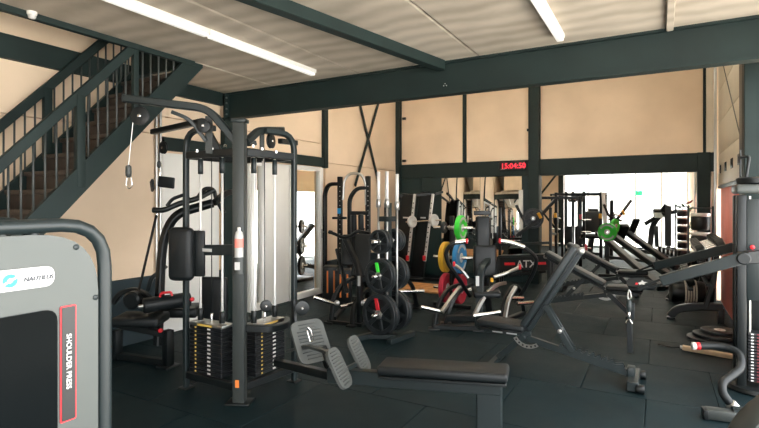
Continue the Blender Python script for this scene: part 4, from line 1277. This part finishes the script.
# curved base hoops
for (pts, m) in [([(434, 329, 6.3), (438, 304, 6.35), (448, 288, 6.5), (462, 284, 6.7)], 'powder_black'),
                 ([(445, 325, 6.5), (450, 306, 6.5), (460, 290, 6.6), (472, 285, 6.8)], 'powder_black'),
                 ([(474, 316, 6.1), (484, 296, 6.15), (495, 285, 6.3), (505, 283, 6.5)], 'satin_steel'),
                 ([(442, 312, 6.1), (450, 300, 6.2), (460, 287, 6.4)], 'satin_steel'),
                 ([(500, 320, 6.4), (505, 297, 6.45), (513, 285, 6.6), (520, 288, 6.8), (524, 312, 7.1)], 'powder_black'),
                 ([(505, 318, 6.2), (508, 300, 6.3), (516, 287, 6.4)], 'satin_steel')]:
    rt_(cpz, pts, .05, .045, m, 'curved_leg', .2)
tb_(cpz, [(421, 307, 6.1), (443, 312, 6.15)], .026, 'chrome', 'plate_horn')
tb_(cpz, [(473, 316, 6.0), (500, 312, 6.1)], .026, 'chrome', 'plate_horn')
tb_(cpz, [(508, 298, 6.4), (523, 298, 6.5)], .026, 'chrome', 'plate_horn')
tb_(cpz, [(517, 303.5, 6.3), (533, 302.5, 6.4)], .026, 'chrome', 'plate_horn')
rt_(cpz, [(434, 327, 6.28), (478, 328, 6.2), (500, 322, 6.4), (524, 313, 7.1)], .07, .06, 'powder_black', 'base_rail', .04)
rt_(cpz, [(445, 322, 6.6), (490, 317, 6.9)], .07, .06, 'powder_black', 'base_rail')
rt_(cpz, [(448, 318, 6.3), (476, 318, 6.15)], .1, .07, 'powder_black', 'base_rail')
for (x, y, d) in [(434, 330, 6.27), (478, 331, 6.2), (524, 314, 7.1), (446, 324, 6.55)]:
    p = at(x, y, d=d); cpz.box('foot_pad', (p.x, p.y, .012), (.14, .14, .024), 'powder_black', rot=(0, 0, yaw))
cpz.box('amber_knob', at(492, 280, d=6.2), (.03, .03, .05), 'amber')

# ---------------------------------------------------------------- leg machine behind the cable tower on the left
lc = Thing('leg_curl_machine', 'black leg curl machine with roller pad and red grips behind the cable tower', 'gym machine', (-4.0, 3.9, 0), world=True)
rt_(lc, [(158, 345, 5.05), (161, 262, 5.1), (164, 236, 5.1), (175, 214, 5.1), (213, 203, 5.2)], .08, .07, 'powder_black', 'main_arm', .25)
rt_(lc, [(214, 203, 5.2), (226, 193, 5.4), (232, 192, 5.5)], .06, .06, 'powder_black', 'main_arm', .1)
tb_(lc, [(153, 210, 5.0), (164, 210.5, 5.0), (180, 203, 5.05), (197, 199, 5.1), (214, 190, 5.2)], .028, 'powder_black', 'handle_bar', .12)
tb_(lc, [(167, 206, 5.1), (172, 199, 5.1), (186, 194, 5.1), (190, 201, 5.1)], .018, 'powder_black', 'handle_bar', .08)
tb_(lc, [(196, 200, 5.3), (205, 188, 5.3), (214, 189, 5.3), (216, 199, 5.3), (224, 213, 5.3)], .022, 'powder_black', 'handle_bar', .1)
lc.bar('pull_strap', at(156.5, 215, d=5.0), at(139, 290, d=5.0), .012, .035, 'vinyl', up=(1, 0, 0))
lc.lathe('strap_link', at(157, 213, d=5.0), (0, 0, -1), [(.01, 0), (.014, .01), (.01, .03)], 'chrome', n=8)
a, b = at(143, 306, d=4.85), at(190, 299, d=5.1)
lc.cyl('roller_pad', a, b, .075, 'vinyl', n=20)
lc.cyl('roller_axle', a - (b - a) * .1, b + (b - a) * .06, .018, 'satin_steel')
slab_pad(lc, 'seat_pad', 141, 319, 4.9, .46, .09, .3, .5, .05, bev=.03)
slab_pad(lc, 'thigh_pad', 178, 310, 5.3, .5, .1, .3, .5, .05, bev=.03)
lc.put('hub_cover', g_lathe(at(133, 300, d=5.0), (.4, -.9, 0), [(.07, -.05), (.09, -.03), (.09, .03), (.07, .05)], 24), 'powder_black')
rt_(lc, [(113, 303, 5.1), (120, 293, 5.1), (135, 289, 5.1), (150, 297, 5.0), (152, 310, 4.95)], .05, .05, 'powder_black', 'side_hoop', .2)
rt_(lc, [(148, 291, 5.2), (152, 277, 5.2), (160, 272, 5.2), (166, 266, 5.2)], .04, .04, 'powder_dark', 'side_hoop', .15)
rt_(lc, [(112, 322, 4.9), (120, 325, 4.9), (165, 334, 4.85)], .07, .06, 'powder_black', 'seat_rail', .05)
q = at(168, 330, d=4.85)
lc.box('front_post', (q.x, q.y, q.z / 2), (.08, .08, q.z), 'powder_black')
lc.box('foot_pad', (q.x, q.y, .012), (.16, .16, .024), 'powder_black')
q2 = at(117, 330, d=5.1)
lc.box('rear_post', (q2.x, q2.y, q2.z / 2), (.08, .08, q2.z), 'powder_black')
lc.bar('base_rail', (q2.x, q2.y, .04), (q.x, q.y, .04), .07, .06, 'powder_black')
tb_(lc, [(160, 297, 4.85), (161, 293, 4.85), (171, 292, 4.85), (172, 296, 4.85)], .012, 'red_plastic', 'red_grip', .03)
lc.lathe('red_knob', at(161.5, 330, d=4.8), (.4, -.9, 0), [(.012, 0), (.02, .006), (.02, .03), (.012, .036)], 'red_plastic', n=12)
lc.lathe('red_knob', at(193, 299, d=4.95), (.4, -.9, 0), [(.012, 0), (.02, .006), (.02, .03), (.012, .036)], 'red_plastic', n=12)
slab_pad(lc, 'back_pad', 214, 300, 5.4, .3, .5, .08, .4, 0, bev=.03)

# ---------------------------------------------------------------- low storage bench with lettering and rack behind the chest press
ax_b = Thing('storage_bench', 'low black storage frame lettered ATX with red stripes near the back wall', 'weight rack', (-2.2, 9.2, 0), world=True)
b0, b1 = at(498, 264, d=9.6), at(549, 263, d=9.1)
bd = (b1 - b0).normalized(); bn = bd.cross(Z)
bm_ = (b0 + b1) / 2
ax_b.bar('front_board', b0, b1, .04, .26, 'powder_black')
L_ = (b1 - b0).length
for f0, f1 in ((.14, .35), (.74, .95)):
    ax_b.bar('red_stripe', b0 + bd * L_ * f0 + bn * .022 + Z * -.0, b0 + bd * L_ * f1 + bn * .022, .004, .05, 'red_plastic', bev=0)
ax_b.text('lettering', 'ATX', b0 + bd * L_ * .38 + bn * .023 + Z * -.07, bd, Z, .19, 'paper_label')
ax_b.bar('shelf_top', b0 + Z * .14 - bn * .12, b1 + Z * .14 - bn * .12, .3, .04, 'powder_dark')
for p in (b0, b1):
    for o in (.0, -.24):
        qq = p + bn * o
        ax_b.box('leg', (qq.x, qq.y, (p.z + .14) / 2), (.06, .06, p.z + .14), 'powder_black')
ax_b.bar('side_rail', b0 + Z * .36 - bn * .12, b1 + Z * .36 - bn * .12, .05, .05, 'powder_dark')
for p in (b0, b1):
    qq = p - bn * .12
    ax_b.box('upright', (qq.x, qq.y, .75), (.05, .05, 1.5), 'powder_black')


# ---------------------------------------------------------------- half racks, cable frames and machines in the room beyond
def half_rack(label, loc, rz, h, group, accent, slim=False):
    t = Thing('half_rack', label, 'weight rack', loc, rz, group)
    for x in (-.55, .55):
        t.box('upright', (x, 0, h / 2), (.07, .07, h), 'powder_black')
        t.box('rear_upright', (x, .6, h / 2), (.06, .06, h), 'powder_black')
        t.bar('foot', (x, -.5, .03), (x, .75, .03), .07, .06, 'powder_black')
        t.bar('side_rail', (x, 0, h - .05), (x, .6, h - .05), .05, .05, 'powder_black')
        t.rtube('spotter_arm', [(x, -.03, .75), (x, -.5, .8), (x, -.55, .88)], .05, .06, 'powder_black', fil=.04)
        t.box('bar_hook', (x, -.06, 1.25), (.06, .09, .12), accent)
    t.bar('top_bar', (-.55, .6, h - .05), (.55, .6, h - .05), .06, .06, 'powder_black')
    t.bar('top_bar', (-.55, 0, h - .04), (.55, 0, h - .04), .05, .05, 'powder_black')
    for z in (.45, .85, 1.15):
        for x in (-.6, .6):
            t.cyl('plate_peg', (x, .6, z), (x * 1.4, .6, z), .024, 'chrome')
    return t


RG = 'half racks beyond the opening'
hr1 = half_rack('black half rack with red hooks just inside the opening beside the thick post', at(556, 268, z=0), .2, 1.75, RG, 'red_plastic')
hr2 = half_rack('black half rack with amber hooks farther inside the left of the back room', at(578, 264, z=0), -.1, 1.85, RG, 'amber')
BP = 'bar plates in the back room'
for i, (rk, x, z, r, m, lab) in enumerate([(hr1, -.72, 1.15, .2, 'iron_plate', 'black iron plate high on the left of the near half rack'), (hr1, .72, .45, .11, 'red_bumper', 'small red plate low on the near half rack'),
                                           (hr2, -.72, 1.15, .2, 'iron_plate', 'black iron plate high on the left of the far half rack'), (hr2, .72, .85, .12, 'yellow_bumper', 'small yellow plate on the far half rack'),
                                           (hr2, .72, 1.15, .2, 'iron_plate', 'black iron plate high on the right of the far half rack')]):
    Rz = Matrix.Rotation(rk.e.rotation_euler.z, 3, 'Z')
    weight_plate(Rz @ V((x, .6, z)) + rk.off, Rz @ V((1, 0, 0)), r, .05, lab, BP, mat=m, style='spoke' if m == 'iron_plate' else 'bumper')
pr_ = Thing('lever_press', 'tall black lever machine with tilted arm beside the thick post', 'gym machine', at(527, 272, z=0), world=True)
rt_(pr_, [(530, 272, 9.9), (531, 200, 9.9)], .08, .07, 'powder_black', 'upright')
rt_(pr_, [(516, 236, 9.7), (535, 222, 9.7), (555, 200, 9.7)], .06, .06, 'powder_black', 'lever_arm', .1)
rt_(pr_, [(516, 205, 9.8), (524, 221, 9.8), (540, 226, 9.7)], .05, .05, 'powder_black', 'lever_arm', .1)
rt_(pr_, [(521, 190, 10.0), (521, 232, 9.9)], .08, .05, 'white_tube', 'counter_tube')
tb_(pr_, [(538, 213, 9.6), (541, 218, 9.6)], .03, 'amber', 'amber_grip')
rt_(pr_, [(508, 275, 9.8), (545, 271, 9.8)], .08, .06, 'powder_black', 'base_rail')
tb_(pr_, [(531, 217, 9.9), (533, 219, 9.55)], .024, 'chrome', 'plate_peg')
weight_plate(at(533, 218.5, d=9.7), at(531, 217, d=9.9) - at(533, 219, d=9.55), .2, .05, 'black iron plate on the lever machine beside the thick post', BP)
cf = Thing('cable_crossover', 'slim cable frame with a long top arm in front of the bright windows', 'gym machine', at(576, 254, z=0), world=True)
for x, d in ((566, 14.6), (573, 14.4), (584, 14.0)):
    p = at(x, 254, d=d)
    cf.box('post', (p.x, p.y, .95), (.08, .08, 1.9), 'powder_dark')
rt_(cf, [(551, 195, 13.5), (560, 194, 14), (585, 196, 14)], .06, .06, 'powder_black', 'top_arm', .1)
rt_(cf, [(566, 198, 14.6), (584, 198, 14)], .07, .07, 'powder_dark', 'top_bar')
for x in (569, 579): cf.box('weight_block', at(x, 235, d=14.2), (.2, .16, .5), 'stack_iron')
rt_(cf, [(566, 253, 14.6), (584, 256, 14)], .1, .08, 'powder_black', 'base_rail')
for x in (553, 556, 570, 575, 581):
    pulley(cf, at(x, 200, d=13.9), (.5, -.85, 0), .06)

ch = Thing('exercise_chair', 'dark upright machine chair standing in front of the far windows', 'gym machine', at(593, 252, z=0), world=True)
slab_pad(ch, 'backrest', 592.5, 222, 14.5, .42, .62, .14, .3, -.12, bev=.05)
slab_pad(ch, 'headrest', 593.5, 212, 14.6, .28, .2, .12, .3, 0, bev=.04)
slab_pad(ch, 'seat', 592, 236, 14.2, .45, .12, .5, .3, 0, bev=.05)
rt_(ch, [(590, 253, 14.4), (592, 238, 14.4)], .14, .12, 'powder_black', 'pedestal')
rt_(ch, [(582, 253, 14.4), (602, 254, 14.2)], .1, .08, 'powder_black', 'base_rail')
rt_(ch, [(598, 232, 14.2), (606, 228, 14), (611, 228, 14)], .05, .05, 'powder_black', 'armrest', .05)
# green plate on a post (T-bar station) and its inclined rails
tbar = Thing('incline_lever_machine', 'machine with two long inclined black rails sloping down to the right', 'gym machine', at(640, 285, z=0), world=True)
for (x0, y0_, d0, x1, y1_, d1) in [(607, 240, 10.7, 662, 289, 9.0), (612, 235, 11.0, 686, 287, 9.2), (628, 233, 11.3, 676, 268, 10.2)]:
    rt_(tbar, [(x0, y0_, d0), (x1, y1_, d1)], .15, .11, 'powder_dark', 'inclined_rail')
rt_(tbar, [(607, 240, 10.7), (608, 276, 10.7)], .08, .08, 'powder_black', 'upright')
rt_(tbar, [(598, 275, 10.7), (620, 276, 10.6)], .08, .06, 'powder_black', 'base_foot')
rt_(tbar, [(660, 288, 9.1), (690, 287, 9.2)], .08, .06, 'powder_black', 'base_foot')
rt_(tbar, [(608, 257, 10.7), (645, 261, 10.2), (668, 262, 9.8)], .06, .06, 'powder_dark', 'cross_tube', .05)
rt_(tbar, [(610, 268, 10.7), (640, 271, 9.9)], .06, .06, 'powder_dark', 'cross_tube')
rt_(tbar, [(668, 262, 9.8), (668, 285, 9.6)], .06, .06, 'powder_black', 'strut')
slab_pad(tbar, 'knee_pad', 622, 232, 11.2, .2, .42, .12, .5, .7, 'vinyl')
slab_pad(tbar, 'knee_pad', 634, 226, 11.4, .15, .42, .08, .5, .7, 'vinyl')
weight_plate(at(607.5, 232, d=10.5), (-.2, -.98, 0), .19, .07, 'round green lettered plate facing the camera on the inclined machine', 'green plates on the inclined machine', mat='green_bumper', style='lettered')
weight_plate(at(615, 226, d=11.0), (.9, -.4, 0), .16, .06, 'green plate edge-on behind the round lettered green plate', 'green plates on the inclined machine', mat='green_bumper', style='bumper')

# treadmill-like machine by the windows
td = Thing('stair_climber', 'black cardio machine with display in front of the bright windows', 'gym machine', at(660, 254, z=0), world=True)
rt_(td, [(650, 248, 15.74), (652, 226, 15.74), (667, 205, 15.37)], .16, .1, 'powder_black', 'upright', .2)
rt_(td, [(668, 246, 15.25), (668, 206, 15.25)], .18, .12, 'powder_black', 'upright')
rt_(td, [(645, 224, 15.74), (660, 215, 15.49), (678, 211, 15.13)], .1, .12, 'powder_black', 'hand_rail', .1)
td.box('console', at(660, 213, d=15.49), (.4, .1, .25), 'powder_black', rot=(-.3, 0, .5), bev=.02)
td.box('screen', at(659.5, 215.25, d=15.40), (.3, .01, .16), 'facade_glass', rot=(-.3, 0, .5), bev=0)
rt_(td, [(645, 251, 15.74), (680, 253, 14.88)], .5, .14, 'powder_black', 'step_base')
rt_(td, [(656, 226, 15.62), (657, 247, 15.62)], .12, .1, 'powder_dark', 'upright')


# dumbbell towers and rack on the right
def dumbbell(loc, rz, r, L, label, group, name='dumbbell', vertical=False, shiny=False):
    t = Thing(name, label, 'dumbbell', loc, rz, group)
    a = Z if vertical else V((1, 0, 0))
    hm = 'powder_black'
    t.lathe('handle', -a * L * .22, a, [(.014, 0), (.017, L * .22), (.014, L * .44)], 'chrome', n=10)
    for s in (-1, 1):
        c = a * s * L * .2
        t.lathe('head', c, a * s, [(r * .75, 0), (r, .012), (r, L * .28), (r * .8, L * .3)], hm, n=16)
        t.lathe('end_cap', c + a * s * (L * .3), a * s, [(r * .55, 0), (r * .55, .004), (r * .4, .006)], 'gray_plate' if shiny else 'satin_steel', n=14)
    return t


ORD = ['first', 'second', 'third', 'fourth', 'fifth', 'sixth', 'seventh', 'eighth', 'ninth', 'tenth', 'eleventh', 'twelfth']
dr_ = Thing('dumbbell_rack', 'black two-tier dumbbell rack with curved feet along the raised door', 'weight rack', (.45, 8.4, 0), world=True)
yA, yB = 7.95, 9.4
for y in (yA, yB):
    dr_.rtube('end_frame', [(.12, y, .03), (.2, y, .14), (.42, y, .2), (.72, y, .22)], .08, .1, 'powder_black', fil=.15)
    dr_.rtube('end_frame', [(.52, y, .18), (.62, y, .55), (.66, y, .98)], .09, .06, 'powder_black', fil=.05)
    dr_.box('foot_pad', (.13, y, .012), (.1, .1, .024), 'powder_black')
    dr_.box('foot_pad', (.7, y, .1), (.07, .07, .2), 'powder_black')
for (x, z) in ((.36, .42), (.56, .5), (.5, .84), (.68, .91)):
    dr_.bar('tier_rail', (x, yA - .05, z), (x, yB + .05, z), .06, .03, 'powder_dark')
proto = None
for tier, (x, z, r) in enumerate([(.46, .59, .105), (.59, .985, .088)]):
    nD = 6
    for k in range(nD):
        y = yA + .1 + k * (yB - yA - .2) / (nD - 1)
        lab = '%s dumbbell from the near end on the %s tier of the black rack' % (ORD[k], ['lower', 'upper'][tier])
        rr = r
        t = dumbbell((x, y, z), 0, rr, .34, lab, 'dumbbells on the two-tier rack')
        t.e.rotation_euler = (0, -.35, 0)
# large roller bundle under the arms
rb = Thing('rope_bag', 'fat black cylinder bag wrapped with pale rope on the floor before the dumbbell rack', 'bag', at(688, 304, z=0), rz=.1)
rb.lathe('bag_body', (-.25, 0, .19), (1, 0, 0), [(.12, 0), (.165, .02), (.175, .06), (.175, .42), (.165, .46), (.12, .48)], 'powder_black', n=24)
for k in range(5):
    rb.ring('rope_coil', (-.06 + k * .035, 0, .19), (1, 0, 0), [(.175, 0), (.19, .002), (.194, .012), (.19, .022), (.175, .024)], 'rope', n=24)
rb.box('stand', (0, 0, .03), (.4, .18, .06), 'powder_black')
# dumbbell towers
for k, (x, y, d, n_, r, lab) in enumerate([(682, 250, 11.3, 7, .1, 'slim'), (702, 250, 10.6, 4, .14, 'wide')]):
    b = at(x, y, d=d) if k == 0 else V((.58, 9.74, 0))
    t = Thing('dumbbell_tower', '%s upright tower of black weights with bright chrome bands by the right wall' % lab, 'weight rack', (b.x, b.y, 0), world=False)
    t.box('base', (0, 0, .02), (.3, .3, .04), 'powder_black')
    for s in (-1, 1): t.box('side_post', (s * (r + .03), .06, .78), (.03, .05, 1.5), 'powder_dark')
    for j in range(n_):
        z = .2 + j * 1.25 / n_
        t.cyl('weight', (0, 0, z), (0, 0, z + .9 / n_), r, 'powder_black', n=18)
        t.cyl('chrome_band', (0, 0, z + .9 / n_), (0, 0, z + 1.12 / n_), r * 1.04, 'white_tube', n=18)
    t.box('top_tray', (0, .02, 1.5), (.3, .2, .02), 'powder_dark')
# row of floor dumbbells in the back room
for k in range(6):
    p = at(664 + k * 4.2, 250, d=13.3 - k * .3)
    dumbbell((p.x, p.y, .34 + .0), .3, .09, .3, '%s round dumbbell on the small cart left of the slim tower' % ORD[k], 'dumbbells on the small cart')
kc = Thing('dumbbell_cart', 'small low cart carrying round dumbbells left of the slim tower', 'weight rack', (at(674, 260, z=0)).to_tuple(), world=True)
p0, p1 = at(662, 256, d=13.5), at(687, 258, d=11.6)
for o in (-.08, .12):
    kc.bar('tray_rail', V((p0.x + o, p0.y, .24)), V((p1.x + o, p1.y, .24)), .04, .03, 'powder_black')
for p in (p0, p1):
    kc.box('leg', (p.x, p.y, .11), (.3, .06, .22), 'powder_black')

# plant by the right wall
pp = at(692, 252, d=12.6)
pt = Thing('potted_plant', 'leafy green and reddish plant in a dark pot by the right wall', 'potted plant', (pp.x - .16, pp.y, 0))
pt.lathe('pot', (0, 0, 0), Z, [(.1, 0), (.13, .02), (.16, .34), (.15, .36), (.12, .34)], 'terracotta', n=18)
random.seed(3)
for k in range(7):
    a = k * 2.4; q = V((math.cos(a), math.sin(a), 0))
    pt.tube('stem', [q * .03 + Z * .34, q * .08 + Z * .8, q * (.13 + .02 * k % .1) + Z * (1.1 + .06 * k)], .008, 'leaf', fil=.1, n=6)
for k in range(70):
    a = random.uniform(0, 2 * PI); h = random.uniform(.45, 1.55)
    q = V((math.cos(a), math.sin(a), 0)); s = V((-q.y, q.x, 0))
    o = q * random.uniform(.03, .16) + Z * h
    up = (q + Z * random.uniform(-.4, .9)).normalized()
    L = random.uniform(.1, .2)
    pt.ext('leaf', [(0, 0), (-.25 * L, .35 * L), (-.2 * L, .7 * L), (0, L), (.2 * L, .7 * L), (.25 * L, .35 * L)], o, s, up, .003, 'leaf_red' if random.random() < .25 else 'leaf')

dup(pr_, pr_.off + V((.75, 3.4, 0)), .3, 'second black lever machine farther back in front of the far cream wall')
# machines in the annex seen through the glass door
an = adj_bench('dark bench silhouette in the side room behind the glass door', (-6.9, 8.6, 0), .9, math.radians(50), 'adjustable benches')
tr2 = Thing('plate_stand', 'black stand stacked with plates in the side room behind the glass door', 'weight rack', (-6.55, 8.1, 0))
tr2.box('post', (0, 0, .75), (.08, .08, 1.46), 'powder_black')
tr2.box('base', (0, 0, .03), (.6, .5, .06), 'powder_black')
for z in (.3, .7, 1.1):
    tr2.cyl('peg', (-.25, -.1, z), (.25, .1, z), .024, 'chrome')
for i, z in enumerate((.3, .7, 1.1)):
    for s in (-1, 1):
        weight_plate((-6.55 + s * .14, 8.1 + s * .056, z), (.93, .37, 0), .2 - .03 * i, .06, '%s plate on the %s peg of the stand behind the glass door' % ('left' if s < 0 else 'right', ['low', 'middle', 'top'][i]), 'plates behind the glass door', style='bumper')
